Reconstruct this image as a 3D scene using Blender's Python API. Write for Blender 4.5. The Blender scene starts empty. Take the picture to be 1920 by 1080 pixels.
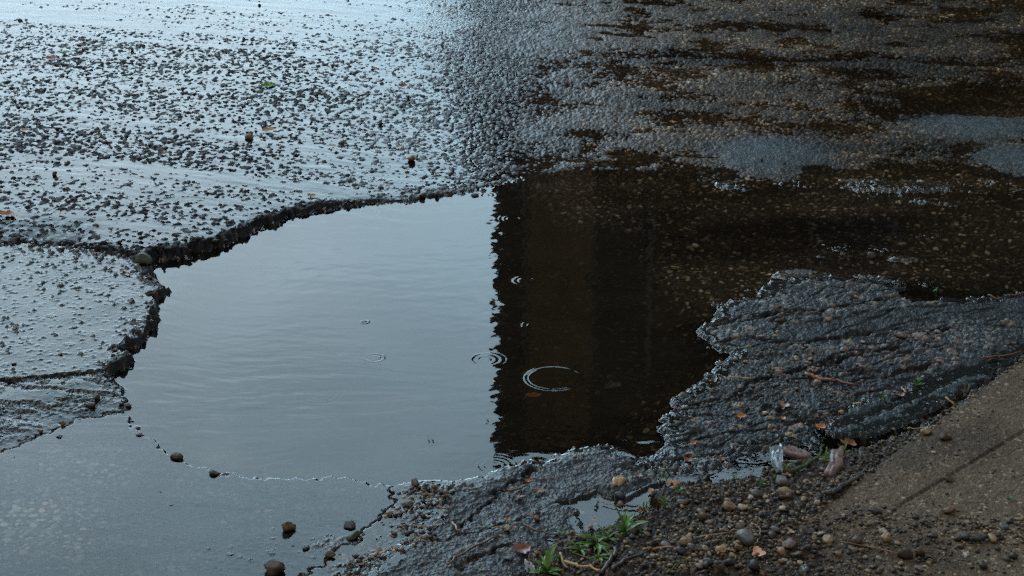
import bpy, math, random
import numpy as np
from mathutils import Vector, Matrix, noise as mnoise

random.seed(7)
RS = np.random.RandomState(11)
sc = bpy.context.scene
COL = sc.collection
R = math.radians
T15 = math.tan(R(15.0)); PITCH = R(22.0); HC = 1.5
CP, SP = math.cos(PITCH), math.sin(PITCH)

# ------------------------------------------------------------------ mapping photo position <-> ground
def P(px, py, z=0.0):
    u = (px - 960) / 960 * T15; v = (540 - py) / 960 * T15
    dx, dy, dz = u, CP + v * SP, -SP + v * CP
    t = (HC - z) / -dz
    return (dx * t, dy * t)

def scale_at(py):            # metres per photo pixel across the view
    v = (540 - py) / 960 * T15
    return HC / (SP - v * CP) * T15 / 960

# ------------------------------------------------------------------ noise tables
NT = 512
TAB = [RS.rand(NT, NT) for _ in range(12)]
def vnoise(x, y, k=0):
    t = TAB[k % 12]
    x = x + 37.3 * (k + 1); y = y + 91.7 * (k + 1)
    xi = np.floor(x).astype(np.int64); yi = np.floor(y).astype(np.int64)
    fx = x - xi; fy = y - yi
    fx = fx * fx * (3 - 2 * fx); fy = fy * fy * (3 - 2 * fy)
    x0 = xi % NT; x1 = (xi + 1) % NT; y0 = yi % NT; y1 = (yi + 1) % NT
    a = t[x0, y0]; b = t[x1, y0]; c = t[x0, y1]; d = t[x1, y1]
    return (a + (b - a) * fx + (c - a) * fy + (a - b - c + d) * fx * fy) * 2 - 1
def fbm(x, y, oct=4, k=0, g=0.5):
    s = np.zeros_like(x); a = 1.0; n = 0.0
    for i in range(oct):
        s += a * vnoise(x, y, k + i); n += a; a *= g
        x, y = (x * 0.8 - y * 0.6) * 2.03, (x * 0.6 + y * 0.8) * 2.03
    return s / n
def stones(x, y, size, seed, rmin=0.3, rmax=0.62, ax=1.0):
    """field of rounded stones: dome height (0..1, in stone radii) and two random values of the top stone"""
    rs = np.random.RandomState(seed)
    jx = rs.rand(NT, NT); jy = rs.rand(NT, NT); rr = rs.rand(NT, NT); c1 = rs.rand(NT, NT); c2 = rs.rand(NT, NT)
    X = x / size; Y = y / size
    xi = np.floor(X).astype(np.int64); yi = np.floor(Y).astype(np.int64)
    best = np.zeros_like(X); v1 = np.zeros_like(X); v2 = np.zeros_like(X)
    for di in (-1, 0, 1):
        for dj in (-1, 0, 1):
            a = (xi + di) % NT; b = (yi + dj) % NT
            dx = X - (xi + di + jx[a, b]); dy = Y - (yi + dj + jy[a, b])
            th = c2[a, b] * 3.14; co = np.cos(th); si = np.sin(th)
            ex = (dx * co + dy * si) * ax; ey = (-dx * si + dy * co) * (1 + 0.5 * c1[a, b])
            r = rmin + (rmax - rmin) * rr[a, b] ** 2
            q = 1 - (ex * ex + ey * ey) / (r * r)
            hgt = np.sqrt(np.maximum(q, 0)) * r * 1.6
            m = hgt > best
            best = np.where(m, hgt, best); v1 = np.where(m, c1[a, b], v1); v2 = np.where(m, c2[a, b], v2)
    return best, v1, v2
def ss(a, b, x):
    t = np.clip((x - a) / (b - a), 0, 1)
    return t * t * (3 - 2 * t)

# ------------------------------------------------------------------ outlines of the ground regions
POLY = {
 'A': [(-1200,-300),(2600,-300),(2600,330),(1300,345),(1040,332),(960,338),(915,350),(850,366),(770,376),(700,380),(620,390),(540,406),(470,433),(400,466),(345,481),(300,488),(262,500),(225,490),(150,478),(60,470),(-1200,470)],
 'D': [(-1200,470),(60,470),(150,478),(225,490),(262,500),(283,512),(280,525),(312,548),(280,562),(295,590),(270,635),(238,655),(225,668),(240,680),(235,692),(208,705),(150,715),(60,725),(-1200,735)],
 'E': [(-1200,735),(60,725),(150,715),(208,705),(225,730),(235,770),(200,778),(120,800),(60,825),(0,850),(-1200,880)],
 'F': [(-1200,880),(0,850),(60,825),(120,800),(200,778),(235,770),(250,800),(290,830),(330,862),(420,890),(540,897),(640,902),(740,910),(730,960),(690,1000),(640,1040),(560,1090),(500,1500),(-1200,1500)],
 'G': [(740,910),(765,905),(850,905),(895,900),(925,885),(960,875),(1040,862),(1090,840),(1150,838),(1185,862),(1230,865),(1260,885),(1250,905),(1210,925),(1165,945),(1120,930),(1085,945),(1095,990),(1110,1003),(1040,1025),(990,1070),(960,1500),(500,1500),(560,1090),(640,1040),(690,1000),(730,960)],
 'H': [(1335,575),(1420,560),(1440,530),(1560,520),(1650,530),(1760,560),(1830,562),(1925,545),(2600,560),(2600,600),(1925,650),(1850,690),(1800,715),(1700,745),(1600,778),(1545,800),(1550,835),(1500,850),(1450,870),(1400,895),(1300,910),(1220,905),(1150,885),(1165,875),(1240,850),(1248,830),(1238,800),(1270,745),(1325,715),(1330,690),(1375,665),(1340,655),(1300,625),(1340,600)],
 'I': [(1545,800),(1600,770),(1700,735),(1760,700),(1850,668),(1925,640),(2600,520),(2600,560),(1925,665),(1850,712),(1790,742),(1740,775),(1680,805),(1640,815),(1560,815)],
 'S': [(1380,648),(1450,632),(1530,606),(1620,594),(1750,578),(1925,570),(2600,565),(2600,600),(1925,604),(1800,608),(1640,628),(1540,652),(1450,654)],
 'J': [(960,1500),(990,1070),(1040,1022),(1110,1003),(1180,985),(1240,970),(1225,945),(1260,925),(1400,910),(1460,880),(1540,862),(1640,838),(1720,803),(1790,763),(1870,708),(1925,678),(2600,250),(2600,1500)],
 'K': [(2600,176),(1925,682),(1400,1075),(1150,1262),(1000,1500),(2600,1500)],
 'U': [(985,335),(1040,345),(1080,400),(1200,415),(1250,460),(1260,520),(1330,560),(1300,625),(1375,665),(1325,715),(1270,745),(1238,800),(1230,865),(1185,862),(1150,838),(1040,862),(925,885),(895,900),(740,908),(540,895),(420,888),(330,858),(250,800),(235,770),(208,705),(240,680),(270,635),(295,590),(312,548),(262,500),(300,488),(470,433),(620,390),(850,366),(960,340)],
 'W': [(1685,548),(1730,542),(1770,552),(1765,562),(1720,575),(1690,565)],
 'X': [(1550,818),(1640,820),(1700,808),(1760,778),(1830,728),(1880,690),(1925,668),(1925,676),(1870,705),(1790,760),(1720,800),(1640,836),(1560,850)],
 'N': [(1040,948),(1085,945),(1125,928),(1165,945),(1245,958),(1235,980),(1175,985),(1140,1002),(1092,1000),(1095,975),(1080,960)],
}
GX0, GX1, GY0, GY1, GS = -4.6, 4.6, 1.4, 10.0, 0.0085
gx = np.arange(GX0, GX1, GS); gy = np.arange(GY0, GY1, GS)
GXX, GYY = np.meshgrid(gx, gy, indexing='ij')
def polydist(pts):
    pts = np.array([P(*p) for p in pts])
    d2 = np.full(GXX.shape, 1e9, dtype=np.float64); ins = np.zeros(GXX.shape, bool)
    n = len(pts)
    for i in range(n):
        ax, ay = pts[i]; bx, by = pts[(i + 1) % n]
        ex, ey = bx - ax, by - ay
        wx = GXX - ax; wy = GYY - ay
        t = np.clip((wx * ex + wy * ey) / (ex * ex + ey * ey + 1e-12), 0, 1)
        d2 = np.minimum(d2, (wx - ex * t) ** 2 + (wy - ey * t) ** 2)
        c = ((ay > GYY) != (by > GYY))
        if ay != by:
            ins ^= c & (GXX < (bx - ax) * (GYY - ay) / (by - ay) + ax)
    return np.where(ins, 1, -1) * np.sqrt(d2)
SDF = {k: polydist(v) for k, v in POLY.items()}
def samp(g, x, y):
    fx = np.clip((x - GX0) / GS, 0, g.shape[0] - 1.001); fy = np.clip((y - GY0) / GS, 0, g.shape[1] - 1.001)
    i = fx.astype(np.int64); j = fy.astype(np.int64); fx = fx - i; fy = fy - j
    return (g[i, j] * (1 - fx) + g[i + 1, j] * fx) * (1 - fy) + (g[i, j + 1] * (1 - fx) + g[i + 1, j + 1] * fx) * fy

CRACKS = [
 ([(1417,600),(1470,588),(1532,590),(1600,575),(1700,560)], .006, .010),
 ([(1425,722),(1450,707),(1525,690),(1560,683),(1620,668),(1700,655)], .008, .012),
 ([(1300,650),(1400,640),(1500,652),(1600,632),(1680,622),(1790,625)], .006, .010),
 ([(1540,690),(1600,700),(1660,705),(1760,690)], .009, .008),
 ([(1440,765),(1500,790),(1545,800)], .010, .008),
 ([(1465,560),(1470,600),(1462,632)], .005, .006),
 ([(840,1000),(862,985),(900,950),(955,917),(1010,888)], .005, .010),
 ([(800,1020),(870,1012),(960,985),(1010,970)], .005, .007),
 ([(860,1075),(900,1050),(960,1035)], .007, .008),
 ([(1585,1052),(1640,1010),(1700,962),(1790,908),(1920,829),(2000,783),(2150,704),(2400,566),(2600,460)], .0045, .007),
 ([(1150,885),(1220,878),(1320,858),(1450,846),(1545,836)], .005, .007),
 ([(1330,860),(1400,868),(1480,862)], .004, .006),
]
def segdist(x, y, pts):
    pts = [P(*p) for p in pts]
    d2 = np.full(x.shape, 1e9)
    for (ax, ay), (bx, by) in zip(pts[:-1], pts[1:]):
        ex, ey = bx - ax, by - ay
        t = np.clip(((x - ax) * ex + (y - ay) * ey) / (ex * ex + ey * ey), 0, 1)
        d2 = np.minimum(d2, (x - ax - ex * t) ** 2 + (y - ay - ey * t) ** 2)
    return np.sqrt(d2)
CGRID = [np.minimum(segdist(GXX, GYY, c[0]), .2) for c in CRACKS]

RINGS = [  # photo position, radius in photo pixels, wavelength (m), amplitude (m), spread (m)
 (1038,709,52,.0085,.00022,.0050),(702,671,16,.0105,.00045,.0050),(690,400,20,.009,.00016,.006),
 (780,830,29,.007,.00014,.008),(684,604,5,.010,.0012,.0045),(912,366,9,.010,.00018,.010),(912,674,26,.0125,.00008,.012),
 (925,873,28,.010,.00005,.012),(1140,522,30,.014,.00012,.014),(984,526,18,.012,.00012,.012),(960,410,14,.010,.00012,.010),
 (1215,505,26,.012,.00010,.012),(1180,452,18,.010,.00010,.010),(1100,690,22,.008,.00006,.008),(1832,545,9,.007,.0003,.004),
 (500,498,26,.010,.00004,.010),(600,740,30,.012,.00004,.014),(1005,610,22,.012,.00007,.012),
]
def gauss_el(x, y, px, py, rx, ry):
    cx, cy = P(px, py); sx = rx * scale_at(py); y1 = P(px, py - ry)[1]; sy = y1 - cy
    return ((x - cx) / sx) ** 2 + ((y - cy) / sy) ** 2

def pal(v1, v2, kinds):
    """colour of a stone from two random numbers; kinds = list of (weight, rgb)"""
    out = np.zeros(v1.shape + (3,)); acc = 0; tot = sum(k[0] for k in kinds)
    for wgt, c in kinds:
        m = (v1 >= acc / tot) & (v1 <= (acc + wgt) / tot + 1e-9)
        out[m] = c; acc += wgt
    return out * (0.6 + 0.8 * v2)[..., None]

def ground(x, y, full=True):
    x = np.asarray(x, float); y = np.asarray(y, float)
    n1 = fbm(x * 9, y * 9, 4, 0); n2 = fbm(x * 30, y * 30, 3, 3); n3 = fbm(x * 90, y * 90, 3, 5)
    xw = x + .012 * n2 + .008 * vnoise(x * 70, y * 70, 8) + .004 * vnoise(x * 170, y * 170, 9)
    yw = y + .014 * fbm(x * 30 + 50, y * 30, 3, 6) + .008 * vnoise(x * 70, y * 70, 10) + .004 * vnoise(x * 170, y * 170, 11)
    S = {k: samp(g, xw, yw) for k, g in SDF.items()}
    M = {k: ss(-.004, .004, s) for k, s in S.items()}
    leftpart = ss(-.78, -.95, x)
    crumb = .009 * vnoise(x * 60, y * 90, 2) + .004 * vnoise(x * 160, y * 260, 3)
    M['A'] = ss(-.016 - .026 * leftpart, .006 + .020 * leftpart, S['A'] + crumb)
    M['D'] = ss(-.010, .004, S['D'] + crumb); M['E'] = ss(-.014, .008, S['E'] + crumb)
    grain = fbm(x * 260, y * 260, 2, 1)
    d1, a1, b1 = stones(x, y, .0125, 5, .25, .60, 1.0)       # mid aggregate
    d3, a3, b3 = stones(x + 7, y + 2, .0185, 9, .28, .60, .8)
    d2, a2, b2 = stones(x + 3, y + 1, .0072, 6, .3, .62)      # fine aggregate
    st = (x * .28 + y)                                         # lines run slightly slanting across the road
    rows = fbm(x * 1.6, st * 20, 3, 4)
    rowd = vnoise(x * 1.1 + .3 * n1, st * 9 + n1 * .5, 7)

    # ---- shallow shelf and far right road: around the water level
    far = ss(4.22, 4.66, y + .16 * n1 + .05 * n2)
    shal = ss(.30, .75, x + .1 * n1) * (1 - far)
    h = -.011 + .004 * n1 + .003 * n2 + shal * (.0058 + .0055 * rows + .003 * n1) + far * (.0096 + .0017 * rows + .0010 * n1 + .0012 * np.exp(-((x - .08) / .28) ** 2))
    smooth = np.zeros_like(h)
    topR = ss(5.55, 5.70, y + .02 * n1 + .05 * (1.2 - x) * 0) * ss(-.22, .2, x)
    # smoother wet patches standing clear of the water, far right
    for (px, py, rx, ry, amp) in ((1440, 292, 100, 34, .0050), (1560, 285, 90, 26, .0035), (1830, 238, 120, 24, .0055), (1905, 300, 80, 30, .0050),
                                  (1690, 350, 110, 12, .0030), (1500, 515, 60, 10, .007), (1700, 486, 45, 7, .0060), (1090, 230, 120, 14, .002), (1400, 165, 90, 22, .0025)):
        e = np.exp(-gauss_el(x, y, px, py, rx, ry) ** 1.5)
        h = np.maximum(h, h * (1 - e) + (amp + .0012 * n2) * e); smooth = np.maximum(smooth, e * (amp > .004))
    for (px, py, rx, ry) in ((1830, 480, 120, 22), (1600, 500, 80, 14), (1850, 190, 140, 26), (1900, 545, 100, 30), (1150, 330, 120, 10), (1700, 420, 150, 16)):
        e = np.exp(-gauss_el(x, y, px, py, rx, ry) ** 2)
        h = h - .012 * e
    # low ridge far right: the seam of a resurfaced strip
    seam = segdist(x, y + .012 * n2, [(900, 104), (1250, 112), (1480, 119), (1700, 124), (1925, 132), (2500, 150)])
    px0, py0 = P(1300, 113); above = (y - (py0 - .26 * 0 + (x - px0) * -.12))
    sgrow = ss(.3, 1.6, x)
    h = h + .0045 * np.exp(-(seam / .02) ** 2) * (.35 + sgrow)
    dstone = .0040 * d1 + .0016 * d2 + far * .0020 * d3 * (a3 < (.60 - .30 * ss(.45, 1.3, x) + .3 * n1)) + topR * .0036
    h = h + dstone * (1 - .75 * smooth) * (.55 + .45 * far) * (1 - .45 * topR) + .0006 * grain
    # ---- the hole
    U = ss(.0, .09, S['U'] + .01 * n1)
    h = h * (1 - U) + U * (-.034 + .010 * n1 + .005 * n2 + .002 * d1 + .002 * n3)
    w = np.zeros_like(h)
    # ---- A: road upper left, film of water with stones poking out
    bx = 1 - ss(-.16, .24, x + .05 * n1 + .03 * n2)
    pA = M['A'] * bx
    # position across: lip height fades to nothing at the right end
    fade = ss(.02, -.95, x + .15 * (y - 4.6) * -1)
    lvlA = .0005 + .028 * fade - .011 * ss(.16, -.01, S['A']) * ss(-.85, -1.0, x)
    nearlip = np.exp(-np.maximum(S['A'], 0) / .025)
    low = .0010 * n1 + .0014 * rows + .0008 * rowd
    farA = ss(5.40, 5.95, y + .03 * n1 + .02 * n2)
    midA = ss(4.55, 4.95, y - .25 * x)
    fld = .66 + .28 * midA * (1 - farA) + .30 * ss(-.75, .05, x) + .75 * rows + .15 * n1 - .36 * farA + .14 * vnoise(x * 26, st * 60, 2)
    keep = ss(-.05, .05, fld - a3)
    dome = np.minimum(.0060 * d3, .0026 + .0009 * b3 + .0005 * n3) * keep * (1 - .3 * farA)
    hA = lvlA - .0008 + low * .6 + dome + .0038 * d1 * ss(.20, .55, fld + .3 * b1 - .22 + .25 * farA) + .0009 * d2 + .0004 * grain + .0035 * nearlip * (.5 + .8 * n2)
    hA = hA + .002 * nearlip * n3 + .0022 * topR + .0007 * ss(-.35, .0, x)
    wA = lvlA + .00130 + .0002 * n1 + .0004 * farA + .00050 * fbm(x * 6, st * 30, 2, 5) + .00040 * fbm(x * 22, st * 60, 2, 3)
    wA = wA - .006 * np.exp(-np.maximum(S['A'], 0) / .012) * ss(.15, -.1, x)
    h = h * (1 - pA) + hA * pA
    MA = ss(.0, .010, S['A']) * bx; w = w * (1 - MA) + wA * MA
    # ---- D: middle left
    lD = .0150 + .0015 * n1
    hD = lD - .0014 + .0040 * d1 * ss(.1, .5, a1 + .35 * n2) + .0022 * np.minimum(d3 * 2, 1) * (a3 < .22) + .0008 * d2 + .0010 * rows + .0004 * grain
    lipD = np.exp(-np.maximum(S['U'] * -1, 0) / .045)
    crust = ss(.0, .35, lipD - .45 + .35 * n2)
    hD = hD + crust * (.0030 + .004 * n2 + .0022 * d1 + .0025 * n3)
    topD = np.exp(-np.maximum(-S['A'], 0) / .10)
    hD = hD + topD * (.0018 + .0018 * d1)
    wD = .0162 + .0015 * n1 - .009 * np.exp(-np.maximum(-S['U'], 0) / .012)
    h = h * (1 - M['D']) + hD * M['D']; MD = ss(0, .008, S['D']); w = w * (1 - MD) + wD * MD
    # ---- E: worn ledge
    rowE = fbm(x * 5, (st - .1 * x) * 60, 3, 2)
    hE = .0112 + .002 * n1 + .0035 * rowE + .003 * n2 + .0020 * d2 + .002 * d1 * ss(.5, .9, a1) + .0012 * n3
    dE = .30 + .70 * ss(.0, .16, -S['F']); hE = hE * dE
    wE = (.0090 + .001 * n1) * dE - .0003
    h = h * (1 - M['E']) + hE * M['E']; ME = ss(0, .008, S['E']); w = w * (1 - ME) + wE * ME
    ledge = 4 * M['E'] * (1 - M['E']) + 4 * M['D'] * (1 - M['D']) + 4 * M['A'] * (1 - M['A']) * (x < .1)
    h = h + ledge * (.0035 * d1 + .002 * n3 - .0012)
    # ---- F: flooded pebbly bed lower left
    rim = np.exp(-np.abs(S['F']) / .010) * (x < -.35)
    hF = -.0015 + .0010 * n1 + .0010 * n2 + .0020 * d1 + .0008 * d2 + .0058 * rim * ss(-.1, .4, n2 + .5 * n3) + .0010 * rim
    # the bed climbs towards the gravel at lower right
    cx, cy = P(700, 1040); e = np.exp(-(((x - cx) / .30) ** 2 + ((y - cy) / .14) ** 2))
    hF = hF + .0050 * e + .0025 * e * n2
    wF = .0040 + .00015 * fbm(x * 7 + y * 3, y * 24, 3, 4)
    h = h * (1 - M['F']) + hF * M['F']; MF = ss(0, .006, S['F'] + .003 * n3) * (M['G'] < .5); w = w * (1 - MF) + wF * MF
    # ---- G: broken asphalt bottom centre
    loose = np.exp(-np.maximum(-S['F'], 0) / .07)
    hG = .0072 + .0030 * n1 + .0016 * n2 + .0017 * d1 + .0016 * d2 + .0055 * (np.floor(fbm(x * 4 - y * 2, y * 9 - x * 4, 3, 5) * 5) / 5) + .0012 * n3 + .0005 * grain
    hG = hG + loose * (-.0055 + .0035 * d1 + .002 * n2)
    edgeG = ss(.0, .03, S['G'])
    hG = .001 + (hG - .001) * (.35 + .65 * edgeG)
    h = h * (1 - M['G']) + hG * M['G']
    wG = np.where(loose > .25, .0040, 0) 
    w = np.where(M['G'] > .5, wG, w)
    # ---- H: cracked, plated asphalt at right
    hH = .0062 + .0022 * n1 + .0014 * n2 + .0017 * d1 + .0017 * d2 + .0013 * n3 + .0006 * grain
    eH = ss(.0, .05, S['H'])
    hH = .0008 + (hH - .0008) * (.30 + .70 * eH)
    lowH = ss(.9, .4, y * 0 + ss(3.05, 3.25, y)) 
    sl = fbm(x * 3.0 - 1.6 * y, x * 5 + y * 13, 4, 9)
    fr = np.abs(fbm(x * 3.4 + .5 * y + 4, y * 11 - x * 4.5, 3, 7)); fr2 = np.abs(fbm(x * 9 + 2 * y, y * 14 - x * 3, 3, 1))
    frac = np.maximum(ss(.045, .008, fr), .8 * ss(.040, .008, fr2))
    q5 = sl * 5.5; qf = q5 - np.floor(q5); slq = (np.floor(q5) + ss(.40, .60, qf)) / 5.5
    hH = hH + (.0030 * sl + .0050 * slq) * eH + .0038 * d3 * (a3 < .20) * eH - .0055 * frac * eH
    # nearly drowned part along its near side
    nearH = ss(.16, .0, -(S['J']) ) * ss(.62, .40, x)
    hH = hH - .0085 * nearH
    h = h * (1 - M['H']) + hH * M['H']
    w = np.where(M['H'] > .5, 0, w)
    MS = M['S'] * M['H']
    hS = .0066 + .003 * n1 + .0020 * n2 + .0015 * d2 + .0014 * n3 + .0006 * grain + .0010 * d1 * (b1 > .6) - .003 * frac
    h = h * (1 - MS) + hS * MS
    fl = fbm((x * .62 + y * .2) * 8, (y * .62 - x * .5) * 60, 3, 2)
    hI = .0050 + .0030 * n1 + .0034 * fl + .0024 * n2 + .0016 * n3 + .0012 * d2 + .0007 * grain + .0012 * d1 * (b1 > .5)
    h = h * (1 - M['I']) + hI * M['I']
    h = h - .016 * M['W'] - .020 * M['X'] * (1 - M['I'])
    # cracks
    crk = frac * M['H'] * .75
    for (pts, wd, dp), cg in zip(CRACKS, CGRID):
        d = samp(cg, xw, yw)
        e = ss(wd * (1.25 + .9 * n2), wd * .2, d)
        crk = np.maximum(crk, e); h = h - dp * 1.15 * e
    # ---- J: soil and gravel verge
    hJ = .0065 + .007 * ss(0, .18, S['J']) + .005 * n1 + .004 * n2 + .0050 * d1 + .0022 * d2 + .002 * n3
    cover = ss(3.02, 2.72, y + .05 * n1 + .10 * (x - .55))
    hJ = hJ + .012 * cover
    h = h * (1 - M['J']) + hJ * M['J']
    # ---- K: concrete slab
    kx = samp(SDF['K'], x + .0016 * n3 + .002 * n2, y + .0016 * n2)
    mK = ss(-.003, .003, kx)
    hK = .0235 + .0006 * n1 + .0011 * n3 + .0012 * grain + .0008 * ss(.3, .6, d2) * (a2 < .15) - .004 * np.exp(-np.maximum(kx, 0) / .006) 
    for (pts, wd, dp), cg in zip(CRACKS[9:10], CGRID[9:10]):
        d = samp(cg, x + .007 * n2 + .004 * n3, y + .009 * n2 + .004 * n3); hK = hK - .004 * ss(.0060, .001, d)
    dirt = .0205 - .004 * ss(.42, .60, x) + .010 * cover * (1 - ss(.40, .75, x)) * (.5 + n1) + .0055 * n2 * cover + .004 * d1 * cover - .010 * (1 - cover)
    top = np.maximum(hK, dirt); isdirt = ss(-.0008, .0008, dirt - hK) * mK
    h = np.maximum(h * (1 - mK) + top * mK, h * (1 - mK) + top * mK)
    # small pool by the weeds
    MN = ss(-.004, .006, S['N'])
    h = h * (1 - MN) + (-.006 + .003 * n1 + .002 * d1) * MN
    w = np.where((M['J'] > .5) | (MN > .5), 0, w); w = np.where(mK > .5, -.05, w)
    w = np.where((M['G'] > .5) & (S['G'] > .025) & (loose < .25) & (MN < .02) & (S['N'] < -.03), -.05, w)
    w = np.where((M['H'] > .5) & (S['H'] > .035) & (nearH < .25) & (S['W'] < -.02) & (S['X'] < -.01) & (S['I'] < -.01), -.05, w)
    # gravel side water only close to its edge
    w = np.where((M['J'] > .5) & (S['J'] > .06) & (MN < .1), -.05, w)
    h = h + .0
    # the surface never carries wild values at the region borders
    if not full:
        return h, w, S, M
    # ---------------- colours (linear albedo)
    grey = pal(a1, b1, [(5, (.030, .034, .038)), (4, (.055, .057, .06)), (2, (.10, .082, .078)), (1.6, (.12, .095, .065)), (1.2, (.14, .14, .135)), (.6, (.10, .055, .035))])
    fine = pal(a2, b2, [(6, (.018, .021, .024)), (4, (.034, .037, .040)), (2, (.065, .062, .060)), (.7, (.12, .11, .09))])
    brown = pal(a1, b1, [(7, (.026, .021, .012)), (4, (.070, .055, .032)), (2, (.19, .15, .088)), (3, (.018, .017, .014)), (1.0, (.32, .28, .20))])
    brownf = pal(a2, b2, [(5, (.024, .020, .013)), (3, (.050, .041, .026)), (1, (.11, .09, .06))])
    grav = pal(a1, b1, [(6, (.050, .036, .021)), (3, (.10, .072, .040)), (2, (.22, .155, .080)), (3, (.026, .022, .018)), (1.0, (.32, .25, .16)), (.6, (.12, .11, .10))])
    gravf = pal(a2, b2, [(6, (.022, .016, .010)), (3, (.055, .042, .025)), (1.3, (.15, .12, .075))])
    pale = pal(a1, b1, [(4, (.07, .08, .085)), (4, (.13, .14, .14)), (3, (.20, .195, .19)), (1.4, (.22, .19, .15)), (1, (.16, .10, .07))])
    is1 = ss(.05, .15, d1)[..., None]; is2 = ss(.05, .15, d2)[..., None]
    binder = np.array((.014, .0165, .0185))
    def mix(a, b, m):
        m = m[..., None] if m.ndim == a.ndim - 1 else m
        return a * (1 - m) + b * m
    asph = mix(np.broadcast_to(binder, grey.shape), fine, is2 * .8); asph = mix(asph, grey, is1 * .75)
    brn = mix(np.broadcast_to(np.array((.018, .013, .008)), grey.shape), brownf, is2); brn = mix(brn, brown, is1)
    right = ss(-.05, .25, x)
    C = mix(asph * np.array((1.35, 1.22, 1.25)), brn * 1.15, right * (.80 - .20 * far * (1 - ss(.5, 1.2, x))))
    C = C * np.where(x > .0, np.clip(.85 + 1.3 * fbm(x * 3, y * 7, 3, 8), .3, 1.6), 1)[..., None]
    C = mix(C, brn * .35 + np.array((.062, .047, .033)) * ((.75 + 1.1 * fbm(x * 6, y * 10, 4, 6) + .3 * n2) * (1 - .55 * ss(-.15, .05, x)) * (1 + 1.6 * ss(-.1, -.3, x) * ss(3.5, 3.1, y)))[..., None], U)  # bed albedo painted darker on the right to deepen the house's reflection
    C = mix(C, mix(asph * .5, fine * .6 + np.array((.006, .003, .005)), ss(.05, .2, d3)[..., None]), pA)
    C = mix(C, asph * .9, M['D']); C = mix(C, fine * .6 + binder * .4, M['E'])
    bed = mix(np.broadcast_to(np.array((.022, .028, .031)), grey.shape), pale * 1.9 * np.clip(.45 + 1.3 * fbm(x * 5, y * 8, 4, 2), .05, 1.7)[..., None], is1 * .95); bed = mix(bed, fine * 2.2, (1 - is1) * is2 * .7)
    C = mix(C, bed * (1 + .3 * n1)[..., None], M['F'])
    peb = ss(.05, .45, sl + .4 * n1)
    tan = mix(fine, grav * .85, is1)
    C = mix(C, asph * (.9 + .5 * n1)[..., None], M['G']); C = mix(C, tan * 1.1, M['G'] * ss(.3, .7, loose))
    C = mix(C, mix(asph * .60, mix(fine * .6, grey * 1.8, is1), peb), M['H']); C = mix(C, mix(C, tan, ss(.35, .6, b1) * .65), M['H'] * peb)
    C = mix(C, C * (.95 + 1.0 * n1 + .6 * sl)[..., None] * np.array((.92, 1.0, 1.04)), M['H']); is3 = (ss(.03, .12, d3) * (a3 < .22))[..., None]; C = mix(C, mix(C, pal(b3, a3 * 4, [(3, (.11, .10, .095)), (2, (.19, .14, .11)), (1, (.24, .19, .11))]), is3), M['H'] * eH)
    C = mix(C, binder * .8 + fine * .15, MS); C = mix(C, np.broadcast_to(np.array((.018, .026, .030)), grey.shape) + fine * .15, M['I'] * (1 - M['J']))  # strip I carries a blue tint in its albedo for the sky sheen
    C = mix(C, np.array((.012, .009, .006)) + 0 * C, crk)
    soil = mix(np.broadcast_to(np.array((.016, .0115, .0075)), grey.shape) * (1 + .4 * n2)[..., None], gravf, is2 * .9)
    soil = mix(soil, grav, is1 * ss(.15, .4, a2 + .3 * n1)[..., None]); soil = soil * np.array((1.12, .90, .66)) * (.95 + .5 * n1)[..., None]
    C = mix(C, soil, M['J'])
    conc = np.array((.126, .092, .057)) * (1 + .18 * n1 + .25 * n3 + .3 * grain)[..., None]
    spk = ss(.66, .74, a2)[..., None] * is2; conc = conc * (1 - spk) + spk * (np.array((.20, .16, .11)) * (.1 + 2.0 * b2)[..., None])
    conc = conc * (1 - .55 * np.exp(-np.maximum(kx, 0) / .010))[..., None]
    d = samp(CGRID[9], x + .007 * n2 + .004 * n3, y + .009 * n2 + .004 * n3); conc = conc * (1 - .45 * ss(.008, .001, d))[..., None]
    stain = ss(.1, .5, fbm(x * 5 + 9, y * 5, 3, 8)); conc = conc * (1 - .40 * stain)[..., None]
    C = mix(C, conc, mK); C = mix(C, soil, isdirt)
    rough = .30 + .12 * n2
    rough = rough + .18 * pA + .06 * far * (1 - pA) + .10 * M['H'] + .06 * M['G']
    rough = rough + .15 * M['I'] * (1 - M['J']); rough = np.where(mK > .5, .62, rough); rough = rough * (1 - .6 * 0) 
    rough = np.where((M['J'] > .5) & (mK < .5), .48, rough); rough = np.where(isdirt > .5, .5, rough)
    wet = np.ones_like(h) * .8
    wet = wet * (1 - .9 * mK) * (1 - .65 * M['J'])
    wet = wet * (1 - .6 * topR * ss(.1, .8, x)); wet = wet * (1 - .25 * M['S']) * (1 - .85 * pA * ss(-.22, -.60, x)) * (1 - .15 * np.maximum(M['H'], M['G'])) * (1 - (.25 + .63 * ss(.05, .6, x)) * far * (1 - pA) * (1 - .9 * smooth)) * (1 - .3 * M['D']) * (1 - .4 * M['E'])
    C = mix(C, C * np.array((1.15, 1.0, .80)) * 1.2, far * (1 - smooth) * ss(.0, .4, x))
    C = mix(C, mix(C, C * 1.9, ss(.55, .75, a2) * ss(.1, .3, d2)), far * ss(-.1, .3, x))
    C = mix(C, np.array((.085, .118, .135)) * (.55 + .9 * a2 + .5 * n3)[..., None], smooth * far * .9)  # blue-grey sky sheen of the rough wet patches, painted into their albedo
    rough = rough + .25 * smooth
    return h, w, S, M, np.clip(C, .002, .6), np.clip(rough, .12, .9), wet, mK, U

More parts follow.
